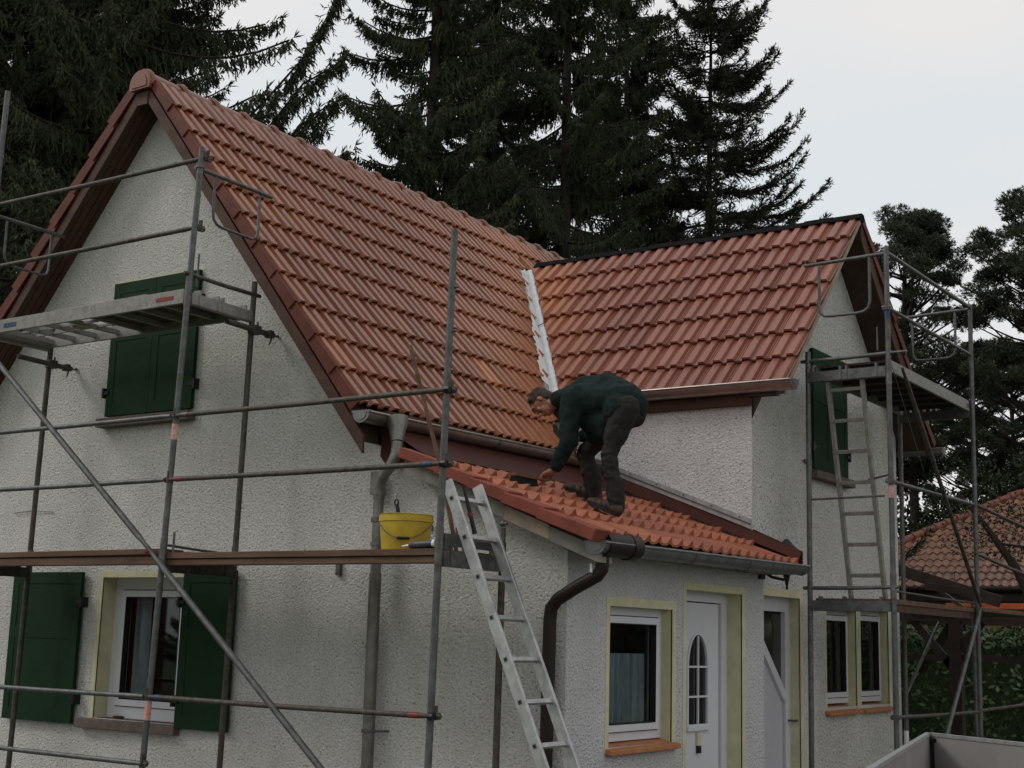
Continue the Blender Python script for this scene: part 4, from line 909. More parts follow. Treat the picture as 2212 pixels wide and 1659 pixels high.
def brace2(p0,p1,r=.021,m=None):
    mb=MB(); mb.path([p0,lerp(p0,p1,.03),lerp(p0,p1,.05),lerp(p0,p1,.95),lerp(p0,p1,.97),p1],[r*.6,r*.7,r,r,r*.7,r*.6],10); return mb.build('diagonal_brace',m or M['rustgalv'],sc2,smooth=True)
brace2((X1+.22,YO-.05,4.27),(X2-.06,YO-.05,2.16)); brace2((X2-.10,YO-.05,2.19),(X1+.95,YO-.05,.72),.022,M['galvblue'])
brace2((15.66,YI,2.06),(14.46,YI,1.26),.018,M['galv'])
mb=MB(); mb.tube((X1+.08,YO+.0,4.28),(X1+.85,YO-.02,3.4),.003,6); mb.build('wire',M['galv'],sc2)
mb=MB(); mb.tube((X1+.0,YI+.0,3.07),(X1-.02,YI-.72,3.08),.010,8); mb.build('wall_tie',M['galv'],sc2)
mb=MB(); mb.tube((X1+.4,YO+.35,3.28),(X1+.02,YO+.02,3.27),.010,8); mb.build('wall_tie',M['galv'],sc2)
# ---- ladders
def ladder(nm,lab,foot,top,across,width,m,rail_w,rail_t,step,s0,rung,holes,grp='ladders'):
    foot,top,ac=V(foot),V(top),V(across).normalized(); d=(top-foot).normalized(); n_=ac.cross(d).normalized()
    t=empty(nm,foot+ac*width/2,lab,'ladder',grp)
    Ls=(top-foot).length
    for k in (0,1):
        c0=foot+ac*width*k; MB().bar(c0,c0+d*Ls,n_,rail_w,rail_t).build('side_rail',m,t,bevel=.003)
    s=s0
    while s<Ls-.04:
        c=foot+d*s; mb=MB(); mb.obox(c+ac*width/2,ac*(width/2-rail_t/2),d*rung,n_*rung*1.05); ro=mb.build('rung',m,t,bevel=.003)
        s+=step
    if holes:
        mb=MB(); s=s0
        while s<Ls-.04:
            c=foot+d*s-ac*(rail_t/2+.0015); mb.obox(c,ac*.002,d*rung*.62,n_*rung*.62); s+=step
        mb.build('rung_holes',M['black'],t)
        mb=MB(); s=s0
        while s<Ls-.04:
            c=foot+d*s-ac*(rail_t/2+.0008); mb.obox(c,ac*.002,d*rung*.95,n_*rung*.95); s+=step
        mb.build('rung_ferrules',M['zinc'],t)
    return t
dl=V((0,5.52-4.72,2.765-.982)).normalized(); ft=V((7.30,4.72,.982))-dl*(.982/dl.z)
L1=(V((7.30,5.535,2.765))-ft).length
sh=(2.395-0)/dl.z   # a rung centre at z=2.395
s0=sh-.283*math.floor(sh/.283)
ladder('ladder','aluminium ladder leaning on the plank platform beside the brown downpipe',ft,V((7.30,5.535,2.765)),(1,.0,0),.345,M['alu'],.078,.026,.283,s0,.0155,True)
ladder('ladder','narrow dull ladder with flat rungs leaning inside the right scaffold up to its deck',(12.49,4.715,2.19),(11.975,4.715,4.20),(0,-1,0),.325,M['ladwood'],.055,.034,.288,.225,.0165,False)
# ================================================================== PERSON (bent over on the lean-to roof)
def remeshed(name,mb,mat_,parent,vox,smooth_it=6,disp=None):
    me=mb.mesh(name); o=bpy.data.objects.new('tmp_'+name,me); COL.objects.link(o)
    m=o.modifiers.new('r','REMESH'); m.mode='VOXEL'; m.voxel_size=vox
    s=o.modifiers.new('s','SMOOTH'); s.factor=.6; s.iterations=smooth_it
    if disp:
        tx=bpy.data.textures.new('t_'+name,'CLOUDS'); tx.noise_scale=disp[1]; tx.noise_depth=1
        d=o.modifiers.new('d','DISPLACE'); d.texture=tx; d.strength=disp[0]; d.mid_level=.5; d.texture_coords='GLOBAL'
    bpy.context.view_layer.update(); dg=bpy.context.evaluated_depsgraph_get()
    nm=bpy.data.meshes.new_from_object(o.evaluated_get(dg)); nm.name=name; bpy.data.objects.remove(o); nm.materials.clear()
    nm.shade_smooth(); return link_mesh(name,nm,mat_,parent)
def zroof(y): return zp(y)+.045
man=empty('person',(9.2,5.40,zroof(5.4)),'man in dark green jumper and work trousers bent over on the lean-to roof','person')
J=dict(nank=V((9.10,5.285,2.775)),nknee=V((9.09,5.345,3.145)),nhip=V((9.16,5.27,3.50)),
 fank=V((9.45,5.70,2.915)),fknee=V((9.42,5.755,3.235)),fhip=V((9.38,5.37,3.53)),
 pel=V((9.27,5.30,3.575)),mid=V((9.27,5.48,3.69)),chest=V((9.27,5.66,3.69)),neck=V((9.27,5.88,3.67)),
 nsh=V((9.09,5.695,3.62)),nel=V((9.065,5.70,3.27)),nwr=V((9.10,5.850,3.055)),
 fsh=V((9.45,5.74,3.62)),fel=V((9.44,5.66,3.42)),fwr=V((9.33,5.80,3.33)),
 head=V((9.265,6.075,3.635)))
hu=V((-.05,.93,.36)).normalized()      # top of the head
hf=V((-.30,.36,-.90)); hf=(hf-hf.project(hu)).normalized()   # face direction
hs=hu.cross(hf).normalized()
Rh=Matrix((hs,hf,hu)).transposed()
def H(a,b_,c): return J['head']+hs*a+hf*b_+hu*c
bd=MB()
cp=bd.capsule
cp(J['nank'],J['nknee'],.042,.056); cp(J['nknee'],J['nhip'],.058,.085); cp(J['fank'],J['fknee'],.042,.056); cp(J['fknee'],J['fhip'],.058,.085)
cp(J['pel'],J['mid'],.12,.12); cp(J['mid'],J['chest'],.12,.125); cp(J['chest'],J['neck'],.11,.058); cp(J['neck'],H(0,-.01,-.06),.056,.056)
cp(J['nhip'],J['fhip'],.1,.1)
cp(J['chest'],J['nsh'],.07,.055); cp(J['chest'],J['fsh'],.07,.055)
cp(J['nsh'],J['nel'],.05,.040); cp(J['nel'],J['nwr'],.041,.027); cp(J['fsh'],J['fel'],.05,.040); cp(J['fel'],J['fwr'],.041,.027)
# head
bd.ball(H(0,-.005,.025),.093,20,14,(.83,1.03,1.0),Rh); bd.ball(H(0,.03,-.055),.060,16,12,(.90,.95,1.1),Rh)
bd.ball(H(0,.062,-.092),.026,12,8,(1.1,.8,.8),Rh)                     # chin
bd.path([H(0,.085,.03),H(0,.108,-.005),H(0,.118,-.028),H(0,.092,-.04)],[.009,.013,.017,.008],10)   # nose
bd.ball(H(0,.082,.040),.045,12,8,(1.25,.5,.35),Rh)                    # brow
for s_ in (-1,1):
    bd.ball(H(s_*.045,.07,-.028),.022,10,8,(1,.7,1),Rh)                # cheek
    bd.ball(H(s_*.083,-.008,-.005),.030,12,8,(.32,.62,1.05),Rh)         # ear
bd.ball(H(0,.092,-.058),.020,10,6,(1.2,.5,.35),Rh); bd.ball(H(0,.090,-.070),.018,10,6,(1.1,.5,.35),Rh)
# hands: near one closed round the brush handle, far one resting on the far knee
def hand(w,dirf,palm_n,side,curl,scale=1):
    dirf=V(dirf).normalized(); palm_n=V(palm_n); palm_n=(palm_n-palm_n.project(dirf)).normalized(); sd=dirf.cross(palm_n).normalized()*side
    Rm_=Matrix((sd,dirf,palm_n)).transposed(); pc=w+dirf*.055
    bd.ball(pc,.044*scale,14,10,(.92,1.15,.42),Rm_); bd.capsule(w,w+dirf*.04,.026,.030)
    lens=[q*scale for q in (.066,.076,.071,.055)]
    for i,ln in enumerate(lens):
        b0=pc+dirf*.036+sd*(.030-.020*i); a=curl
        p1=b0+(dirf*math.cos(a*.5)+palm_n*math.sin(a*.5))*ln*.45; p2=p1+(dirf*math.cos(a*1.2)+palm_n*math.sin(a*1.2))*ln*.33; p3=p2+(dirf*math.cos(a*1.8)+palm_n*math.sin(a*1.8))*ln*.27
        bd.capsule(b0,p1,.0105,.0098); bd.capsule(p1,p2,.0098,.0090); bd.capsule(p2,p3,.0090,.0075)
    t0=w+dirf*.030+sd*.030; t1=t0+(sd*.6+dirf*.55+palm_n*.35)*.036; t2=t1+(sd*.1+dirf*.8+palm_n*.6)*.032
    bd.capsule(t0,t1,.013,.011); bd.capsule(t1,t2,.011,.008)
hand(J['nwr'],(-.04,.93,-.36),(-.05,-.36,-.93),-1,1.2,1.25)
hand(J['fwr'],(.25,.25,-.75),(.45,-.8,-.2),1,.55,1.1)
body=remeshed('body',bd,M['skin'],man,.0065,3)
eb=MB()
for s_ in (-1,1): eb.ball(H(s_*.030,.074,.012),.0095,10,8)
eb.build('eyes',mat('eye_white',(.22,.19,.17),.5),body,smooth=True)
eb=MB()
for s_ in (-1,1): eb.ball(H(s_*.030,.0865,.011),.0045,8,6); eb.path([H(s_*.014,.094,.030),H(s_*.032,.094,.036),H(s_*.050,.080,.030)],.0042,6)
eb.build('brows_and_pupils',M['hair'],body)
hb=MB(); hb.ball(H(0,-.022,.045),.097,20,14,(.90,1.03,.96),Rh); hb.ball(H(0,-.05,-.01),.080,16,12,(.98,.75,1.15),Rh)
r5=random.Random(3)
for k in range(70):
    a,b_=r5.uniform(-1,1),r5.uniform(-1.0,.62); c=math.sqrt(max(0,1-.8*a*a-.5*b_*b_)); hb.ball(H(a*.080,b_*.095-.012,.045+c*.083-.006),r5.uniform(.010,.018),8,6)
# trim hair away from the face
me=hb.mesh('hair'); 
ho_=remeshed('hair',hb,M['hair'],man,.006,2,(.008,.02))
bm=bmesh.new(); bm.from_mesh(ho_.data)
rm=[]
for v_ in bm.verts:
    p=Rh.transposed()@((v_.co+wloc(man))-J['head'])
    if (p.y>.052 and p.z<.070) or (p.y>.02 and p.z<.03) or (abs(p.x)>.055 and p.y>-.03 and p.z<-.015): rm.append(v_)
bmesh.ops.delete(bm,geom=rm,context='VERTS'); bm.to_mesh(ho_.data); bm.free()
# jumper
jm=MB(); cp=jm.capsule
cp(J['pel']+V((0,.0,.02)),J['mid'],.146,.146); cp(J['pel']+V((0,-.035,-.01)),J['pel']+V((0,.05,.0)),.140,.143); cp(J['mid'],J['chest'],.140,.140); cp(J['chest'],J['neck']+V((0,-.035,-.0)),.138,.085); cp(J['neck']+V((0,-.04,0)),J['neck']+V((0,.055,-.012)),.085,.074)
cp(V((9.20,5.30,3.60)),V((9.18,5.62,3.62)),.125,.13); cp(V((9.34,5.32,3.60)),V((9.36,5.64,3.63)),.125,.13)
cp(V((9.26,5.47,3.56)),V((9.26,5.66,3.54)),.125,.13); cp(V((9.22,5.42,3.45)),V((9.25,5.60,3.46)),.115,.11); cp(V((9.22,5.45,3.38)),V((9.30,5.60,3.37)),.09,.09); cp(V((9.34,5.46,3.40)),V((9.37,5.62,3.37)),.095,.09); cp(V((9.17,5.30,3.52)),V((9.36,5.32,3.54)),.135,.135)
cp(J['nsh'],J['nel'],.090,.076); cp(J['nel'],lerp(J['nel'],J['nwr'],.82),.075,.052); cp(lerp(J['nel'],J['nwr'],.4),lerp(J['nel'],J['nwr'],.75),.066,.058)
cp(J['fsh'],J['fel'],.085,.066); cp(J['fel'],lerp(J['fel'],J['fwr'],.7),.062,.05)
jm.capsule(J['nsh']+V((.03,-.05,.04)),J['nel']+V((.02,-.03,.1)),.075,.05)
# slack folds hanging at belly and elbow
r6=random.Random(5)
for k in range(26):
    y=r6.uniform(5.28,5.74); s_=r6.choice((-1,1)); a=r6.uniform(-.4,.9); c=V((9.27+s_*.0,y,3.64)); r=.146
    p0=c+V((-r*math.cos(a),0,r*math.sin(a)*.9)); p1=c+V((-r*math.cos(a-.7),.05,r*math.sin(a-.7))); jm.capsule(p0,p1,.012,.010)
for k in range(5):
    t=.15+.17*k; c=lerp(J['nsh'],J['nel'],t); jm.capsule(c+V((-.078,.02,.01)),c+V((-.055,-.055,-.03)),.011,.009)
jmo=remeshed('jumper',jm,M['jumper'],man,.011,5,(.022,.07))
cf=MB(); q0=lerp(J['nel'],J['nwr'],.80); q1=lerp(J['nel'],J['nwr'],.95); cf.path([q0,q1],[.054,.047],16); cf.build('cuff',M['jumper'],jmo,smooth=True)
# trousers
tm=MB(); cp=tm.capsule
cp(J['nank']+V((0,0,.0)),J['nknee'],.058,.066); cp(J['nknee'],J['nhip']+V((0,0,-.03)),.066,.088); cp(J['nank']+V((0,-.01,-.02)),J['nank']+V((0,0,.15)),.066,.070)
cp(J['fank']+V((0,0,.0)),J['fknee'],.064,.070); cp(J['fknee'],J['fhip'],.072,.098); cp(J['fank']+V((0,-.01,-.02)),J['fank']+V((0,0,.15)),.068,.072)
cp(V((9.19,5.265,3.50)),V((9.35,5.285,3.51)),.112,.112); cp(V((9.18,5.33,3.48)),V((9.36,5.35,3.49)),.105,.105)
cp(J['nhip']+V((.0,-.03,.02)),lerp(J['nhip'],J['nknee'],.6),.11,.092)
for k in range(18):
    leg=r6.choice(((J['nhip'],J['nknee']),(J['nknee'],J['nank']),(J['fknee'],J['fank']))); t=r6.random(); c=lerp(leg[0],leg[1],t); tm.capsule(c+V((-.068,.03,.0)),c+V((-.054,-.045,r6.uniform(-.05,.05))),.011,.009)
remeshed('trousers',tm,M['trousers'],man,.010,4,(.016,.05))
# shoes
def shoe(ank,heel,toe,nm='shoe'):
    mb=MB(); heel,toe=V(heel),V(toe); d=(toe-heel).normalized(); up=V((0,-SP,1)).normalized(); sd=d.cross(up).normalized()
    R_=Matrix((sd,d,up)).transposed(); c=lerp(heel,toe,.5)
    for t,w_,h_,zz in ((.10,.042,.050,.045),(.25,.043,.062,.055),(.42,.043,.056,.050),(.60,.047,.046,.042),(.80,.048,.038,.038),(.93,.040,.030,.032)): mb.ball(heel+d*(toe-heel).length*t+up*zz,1,14,10,(w_,.05,h_),R_)
    mb.capsule(heel+d*.05+up*.05,V(ank)+V((0,0,.02)),.050,.052)
    s_=remeshed(nm,mb,M['shoe'],man,.007,3)
    sb=MB(); outl=[]
    for i in range(24):
        a=2*PI*i/24; l=.5*(toe-heel).length*1.04; wd=.048*(1.0+.12*math.cos(a)); outl.append(c+d*l*math.cos(a)+sd*wd*math.sin(a)*(1 if abs(math.cos(a))<.9 else .9)+up*.0)
    sb.prism(outl,up*.026); sb.build('sole',M['black'],s_)
shoe(J['nank'],(9.075,5.245,zroof(5.245)-.004),(9.10,5.525,zroof(5.525)-.004)); shoe(J['fank'],(9.46,5.655,zroof(5.655)-.004),(9.40,5.93,zroof(5.93)-.004))
# brush
br=empty('hand_brush',(8.85,5.99,2.93),'hand brush with wooden back and black bristles held on the orange tiles','brush')
bh=MB(); hc=J['nwr']+V((-.02,.86,-.50)).normalized()*.085+V((-.03,-.015,-.035))
bh.path([hc+V((.08,.0,.015)),hc,hc+V((-.09,.0,-.0)),hc+V((-.15,.0,-.0))],[.010,.013,.011,.012],10)
bh.obox(hc+V((-.30,.0,.0)),(.155,0,0),(0,.030,.0),(0,.0,.012)); bh.build('brush_back',M['handlewood'],br,smooth=True)
bb=MB(); r7=random.Random(9); q=hc+V((-.30,0,-.012))
bb.add([q+V((-.15,-.022,0)),q+V((.15,-.022,0)),q+V((.15,.022,0)),q+V((-.15,.022,0)),q+V((-.165,-.040,-.072)),q+V((.155,-.040,-.072)),q+V((.155,.030,-.060)),q+V((-.165,.030,-.060))],[(0,1,2,3),(7,6,5,4),(0,4,5,1),(1,5,6,2),(2,6,7,3),(3,7,4,0)])
for k in range(160):
    u_=r7.uniform(-.16,.155); v_=r7.uniform(-.038,.03); p=q+V((u_,v_,-.05)); bb.path([p,p+V((r7.uniform(-.006,.006),r7.uniform(-.012,.004),-.03))],.0022,4)
bb.build('bristles',M['bristle'],br)
# ================================================================== TRAILER (lower right corner)
tl=empty('trailer',(10.1,3.27,0),'box trailer with grey panel sides and pale metal top edge in front of the wing','trailer')
Cq=V((10.143,3.273,0)); Lq=V((6.6,2.45,0)); Rq=V((8.95,1.35,0)); Kq=Lq+(Rq-Cq)
hT=1.15
def sidewall(a,b_,nm):
    a,b_=V(a),V(b_); d=(b_-a).normalized(); n_=d.cross(V((0,0,1))); mb=MB(); up=V((0,0,1))
    mb.obox((a+b_)/2+up*(.35+hT)/2,(b_-a)/2,n_*.012,up*(hT-.35)/2); o=mb.build('side_panel',M['trailer'],tl)
    MB().obox((a+b_)/2+up*(hT+.005),(b_-a)/2,n_*.018,up*.012).build('top_rail',M['alu'],o)
    return o
sidewall(Cq,Lq,'l'); sidewall(Cq,Rq,'r'); sidewall(Lq,Kq,'f'); sidewall(Rq,Kq,'k')
mb=MB(); mb.obox(Cq+V((-.02,-.02,.74)),(.024,0,0),(0,.024,0),(0,0,.41)); cpz=mb.build('corner_post',M['galv'],tl)
mb=MB(); mb.obox(Cq+V((-.04,-.05,1.02)),(.010,0,0),(0,.02,0),(0,0,.10)); mb.ball(Cq+V((-.05,-.05,.86)),.022,8,6); mb.obox(Cq+V((-.05,-.10,1.115)),(.012,0,0),(0,.07,0),(0,0,.014)); mb.build('latch',M['black'],cpz)
MB().add([Cq+V((0,0,.36)),Lq+V((0,0,.36)),Kq+V((0,0,.36)),Rq+V((0,0,.36))],[(0,1,2,3)]).build('floor_panel',M['ply'],tl)
for c in (lerp(Cq,Lq,.45),lerp(Rq,Kq,.45)):
    d=(Lq-Cq).normalized(); n_=d.cross(V((0,0,1))); mb=MB(); mb.path([c+V((0,0,.28))-n_*.09,c+V((0,0,.28))+n_*.09],.28,20); wh=mb.build('wheel',M['black'],tl,smooth=True)
    MB().path([c+V((0,0,.28))-n_*.095,c+V((0,0,.28))+n_*.095],.15,16).build('rim',M['alu'],wh)
# ================================================================== NEIGHBOUR HOUSE
nb=empty('house',(36,9,0),'low neighbouring house with sunlit weathered orange tile roof behind the right scaffold','house')
NX=36.
MB().box((NX+.5,-4,-.02),(NX+9.0,14.4,3.25)).build('wall',M['nwall'],nb)
def wave_prof():
    return [(i/8,  .020+.032*math.sin(2*PI*(i/8)-1.2)) for i in range(9)]
O_n=V((NX+4.7,0,6.177)); dn_n=V((-1,0,-.595)).normalized(); n_n=V((-.595,0,1)).normalized()
en=[.0]+[.37*k for k in range(1,16)]
def cut_n(bm):
    # hip: remove what lies beyond the hip line towards +y
    a=V((NX,15.0,3.38)); b_=V((NX+4.7,10.3,6.177)); d=(b_-a); pn_=d.cross(V((0,0,1))).normalized()
    if pn_.y<0: pn_=-pn_
    bmesh.ops.bisect_plane(bm,geom=bm.verts[:]+bm.edges[:]+bm.faces[:],plane_co=a,plane_no=pn_,clear_outer=True)
nr=field_obj('roof',tile_field(O_n,V((0,1,0)),dn_n,n_n,-3,15.2,en,.22,wave_prof(),.035,.03,33,jit=.006),M['ntile'],nb,cut_n,60)
MB().add([(NX-.1,-3,3.30),(NX+4.7,-3,6.12),(NX+4.7,10.3,6.12),(NX-.1,15.1,3.30),(NX+9.5,-3,3.4),(NX+9.5,15.1,3.4)],[(0,1,2,3),(1,4,5,2),(3,2,5)]).build('roof_deck',M['soffit'],nr)
a=V((NX-.05,15.0,3.43)); b_=V((NX+4.7,10.3,6.22))
for k in range(20):
    p=lerp(a,b_,k/20); q=lerp(a,b_,(k+1.15)/20); MB().path([p,lerp(p,q,.12),lerp(p,q,.13),q],[.15,.15,.13,.11],12).build('ridge_tile',M['tile_wing'],nr,smooth=True)
for k in range(20):
    p=V((NX+4.7,10.2-.42*k,6.22)); q=p-V((0,.47,0)); MB().path([p,q],[.14,.11],12).build('ridge_tile',M['tile_wing'],nr,smooth=True)
ng=MB(); ng.path([(NX-.12,-3,3.28),(NX-.12,15.1,3.31)],.08,10); ng.build('gutter',M['brownpipe'],nb,smooth=True)
MB().box((NX-.05,-3,3.0),(NX+.5,14.8,3.22)).build('eave_board',M['timber'],nb)
mb=MB(); mb.box((NX-.05,-3,3.72),(NX-.03,14.0,3.735))
for k in range(10): mb.box((NX-.05,-2+1.6*k,3.45),(NX-.03,-1.98+1.6*k,3.73))
mb.build('snow_guard',M['galv'],nr)
# ================================================================== TIMBER CARPORT and loose boards behind the scaffold
cpt=empty('carport',(17.5,5.0,0),'dark timber carport frame with braced posts behind the right scaffold','carport')
MB().box((17.3,-3,2.10),(17.42,5.95,2.26)).build('beam',M['timber'],cpt)
MB().box((19.6,-3,2.10),(19.72,6.6,2.26)).build('beam',M['timber'],cpt)
for (x,y,h) in ((17.30,5.16,2.1),(19.60,6.85,2.1),(17.30,1.5,2.1),(19.6,2.5,2.1)): MB().box((x,y,0),(x+.14,y+.14,h)).build('post',M['timber'],cpt)
for p0,p1 in (((17.37,5.28,1.55),(17.37,5.75,2.1)),((17.37,5.38,1.55),(17.37,4.9,2.1)),((19.66,6.42,1.5),(19.66,5.8,2.1)),((19.66,6.42,1.45),(17.4,5.3,2.05))): MB().bar(p0,p1,(1,0,0),.07,.09).build('knee_brace',M['timber'],cpt)
MB().box((17.34,4.4,1.62),(17.38,6.1,1.70)).build('rail',M['timber'],cpt)
MB().bar((17.38,6.4,2.26),(19.66,6.4,2.26),(0,0,1),.10,.1).build('rafter',M['timber'],cpt)
def tb(p0,p1,w_,t_,m,lab,side=(0,0,1)): tag(MB().bar(p0,p1,side,w_,t_).build('board',m,None,bevel=.003),lab,'board')
tb((16.9,5.80,2.72),(16.9,4.55,2.33),.14,.05,M['timber'],'dark board sloping down towards the right scaffold deck from the wing eave')
tb((16.6,5.35,2.50),(16.6,4.90,2.44),.09,.05,M['timber'],'short brown board just under the long dark sloping one')
tb((17.0,5.85,2.85),(17.0,5.02,2.26),.05,.03,M['galv'],'thin grey bar crossing the dark sloping board')
tb((17.5,5.35,2.275),(17.5,3.4,2.285),.10,.22,M['orange'],'bright orange board lying on the carport beam at the right edge')
# ================================================================== VEGETATION
def kites(P,D,Lg,W,rng,cross=2,bend=0):
    """P base, D unit dir, Lg length, W width -> quads"""
    n=len(P); out=[]
    a=np.tile(np.array([[.13,.21,.97]]),(n,1)); s=np.cross(D,a); s/=np.linalg.norm(s,axis=1,keepdims=True)+1e-9; t=np.cross(D,s)
    ph=rng.uniform(0,PI,n)[:,None]
    for k in range(cross):
        u=s*np.cos(ph+k*PI/cross)+t*np.sin(ph+k*PI/cross)
        q=np.empty((n,4,3)); q[:,0]=P; q[:,1]=P+D*Lg[:,None]*.45+u*W[:,None]; q[:,2]=P+D*Lg[:,None]; q[:,3]=P+D*Lg[:,None]*.55-u*W[:,None]
        out.append(q.reshape(-1,3))
    return np.concatenate(out)
def norm(v): return v/(np.linalg.norm(v,axis=-1,keepdims=True)+1e-9)
def spruce_meshes(seed,Hh,Rr,base,style='norway',dens=1.0,cone=.8,extra=(),gap=.0):
    rng=np.random.default_rng(seed); rnd=random.Random(seed); segsP=[];segsD=[];segsL=[];segsW=[]; limbs=MB()
    def branch(pts,Lb,tt,hangf=1.):
            Lb=float(Lb)
            m=len(pts); tang=norm(np.gradient(pts,axis=0)); step=max(1,m//6); lp_=[tuple(pts[i]) for i in range(0,m,step)]
            if len(lp_)>=2: limbs.path(lp_,[.012+.030*(1-i/len(lp_))*min(1,Lb/2.5) for i in range(len(lp_))],4,False)
            side=np.stack([-tang[:,1],tang[:,0],np.zeros(m)],1); side=norm(side)
            for rep in range(max(1,int(dens+rng.random()))):
                for sg in (-1,1):
                    keep=(tt>.10)&(rng.random(m)<.92); q=pts[keep]+rng.normal(0,.025,(keep.sum(),3)); tg=tang[keep]; sd=side[keep]*sg; tk=tt[keep]; nn=len(q)
                    if nn==0: continue
                    if style=='norway':
                        hang=rng.uniform(.5,3.6,nn)[:,None]*hangf; ln=rng.uniform(.14,.66,nn)*(.40+.75*(1-tk))*(.6+.4*min(1,Lb/2))
                        d=norm(tg*rng.uniform(.15,.9,nn)[:,None]+sd*rng.uniform(.1,.9,nn)[:,None]+np.array([0,0,-1.])*hang)
                    else:
                        ln=rng.uniform(.15,.62,nn)*(.35+.85*(1-tk)); d=norm(tg*rng.uniform(.5,1.0,nn)[:,None]+sd*rng.uniform(.35,.9,nn)[:,None]+np.array([0,0,1.])*rng.uniform(-.75,.30,nn)[:,None])
                    segsP.append(q);segsD.append(d);segsL.append(ln);segsW.append(rng.uniform(.013,.024,nn))
                    for j in range(4):
                        f=rng.uniform(.10,.95,nn)[:,None]; q2=q+d*ln[:,None]*f; rv=rng.normal(0,1,(nn,3)); d2=norm(d*.9+norm(np.cross(d,rv))*rng.uniform(.5,1.2,nn)[:,None]+np.array([0,0,-.2 if style=='norway' else .2]))
                        segsP.append(q2);segsD.append(d2);segsL.append(rng.uniform(.07,.16,nn));segsW.append(rng.uniform(.009,.015,nn))
            tipn=5; segsP.append(np.repeat(pts[-1:],tipn,0)); segsD.append(norm(tang[-1:]+rng.normal(0,.35,(tipn,3))+np.array([0,0,.25]))); segsL.append(rng.uniform(.12,.26,tipn)); segsW.append(rng.uniform(.010,.016,tipn))
            # short upright shoots along the outer half: the spiky outline
            ko=np.where((tt>.35)&(rng.random(m)<.55))[0]; nn=len(ko)
            if nn: segsP.append(pts[ko]);segsD.append(norm(tang[ko]*.8+rng.normal(0,.45,(nn,3))+np.array([0,0,.5])));segsL.append(rng.uniform(.08,.19,nn));segsW.append(rng.uniform(.010,.015,nn))
    z=base
    while z<Hh-.3:
        t=(z-base)/(Hh-base); n=rnd.choice((5,5,6,6))
        for k in range(n):
            az=rnd.uniform(0,2*PI); Lb=Rr*((1-t)**cone)*rnd.choice((.5,.75,.9,1.0,1.15))*rnd.uniform(.85,1.12)+.25
            z0=z+rnd.uniform(-.15,.15); m=max(6,int(Lb/.060)); tt=np.linspace(0,1,m)
            if style=='norway': dz=Lb*(-.42*tt+.42*tt**2.4)+ (t-.2)*Lb*.35*tt
            else: dz=Lb*(-.26*tt+.46*tt**3.2)+t*Lb*.22*tt
            ca,sa=math.cos(az),math.sin(az); cv=rnd.uniform(-.15,.15)*Lb
            x=ca*Lb*tt-sa*cv*tt**2; y=sa*Lb*tt+ca*cv*tt**2
            branch(np.stack([x,y,z0+dz],1),Lb,tt)
        z+=rnd.uniform(.24,.42)*(1 if style=='norway' else 1.2)
    for ctrl in extra:
        c=np.array(ctrl,float); u=np.linspace(0,1,len(c)); tot=np.linalg.norm(np.diff(c,axis=0),axis=1).sum(); m=int(tot/.045); tt=np.linspace(0,1,m)
        pts=np.stack([np.interp(tt,u,c[:,q]) for q in range(3)],1)
        for _ in range(3): pts[1:-1]=(pts[:-2]+pts[1:-1]*2+pts[2:])/4
        for rp in range(1): branch(pts+rng.normal(0,.04,pts.shape),2.0,tt*.75+.12,.8)
        for q in range(7,m-4,9):        # side branchlets of the limb
            tg=norm(pts[min(q+1,m-1)]-pts[q-1]); sd=norm(np.array([-tg[1],tg[0],0]))*rnd.choice((-1,1)); Lb=rnd.uniform(.35,.85)*(1.1-tt[q]*.6); mm=max(5,int(Lb/.06)); t2=np.linspace(0,1,mm)[:,None]
            branch(pts[q]+(tg*.8+sd*.7)*Lb*t2+np.array([0,0,1.])*Lb*(-.15*t2+.45*t2**2),Lb,t2[:,0])
    P=np.concatenate(segsP);D=np.concatenate(segsD);Ln=np.concatenate(segsL);Wd=np.concatenate(segsW)
    crown=quads_mesh('crown',kites(P,D,Ln,Wd,rng,2))
    trk=MB(); tp=[(0.02*math.sin(k),.02*math.cos(k*1.3),Hh*k/12) for k in range(13)]; trk.path(tp,[max(.02,Hh*.0105*(1-k/12.5)) for k in range(13)],10)
    return crown,trk.mesh('trunk'),limbs.mesh('limbs')
def pine_meshes(seed,Hh,Rr,base,nclump,shape='dome'):
    rng=np.random.default_rng(seed); rnd=random.Random(seed); P=[];D=[];Ln=[];W=[]; limbs=MB(); trk=MB()
    tp=[V((.15*math.sin(k*.6),.12*math.cos(k*.8),Hh*.93*k/10)) for k in range(11)]; trk.path(tp,[Hh*.014*(1-.075*k) for k in range(11)],9)
    for k in range(nclump):
        t=rnd.random()**.75*.97; z=base+(Hh-base)*t; rad=Rr*(math.sin(PI*min(1,.16+.80*(1-t)))**.7)*math.sqrt(max(.02,1-t**5))*rnd.uniform(.35,1.0); az=rnd.uniform(0,2*PI)
        c=V((rad*math.cos(az),rad*math.sin(az),z+rnd.uniform(-.2,.3))); s=V((0,0,max(base*.8,z-rad*.55))); limbs.path([s,lerp(s,c,.5)+V((0,0,-.12)),c],[.06,.035,.012],5,False)
        cr_=rnd.uniform(.30,.62); nt_=int(190*cr_/.6); pp=rng.normal(0,1,(nt_,3)); pp=norm(pp)*(rng.random(nt_)**.45)[:,None]*np.array([cr_,cr_,cr_*.55])+np.array(c)
        out=norm(pp-np.array(c)+np.array([0,0,.25])); 
        for j in range(7):
            d=norm(out*.9+rng.normal(0,.65,(nt_,3))); P.append(pp);D.append(d);Ln.append(rng.uniform(.09,.17,nt_));W.append(rng.uniform(.010,.018,nt_))
    crown=quads_mesh('crown',kites(np.concatenate(P),np.concatenate(D),np.concatenate(Ln),np.concatenate(W),rng,1))
    return crown,trk.mesh('trunk'),limbs.mesh('limbs')
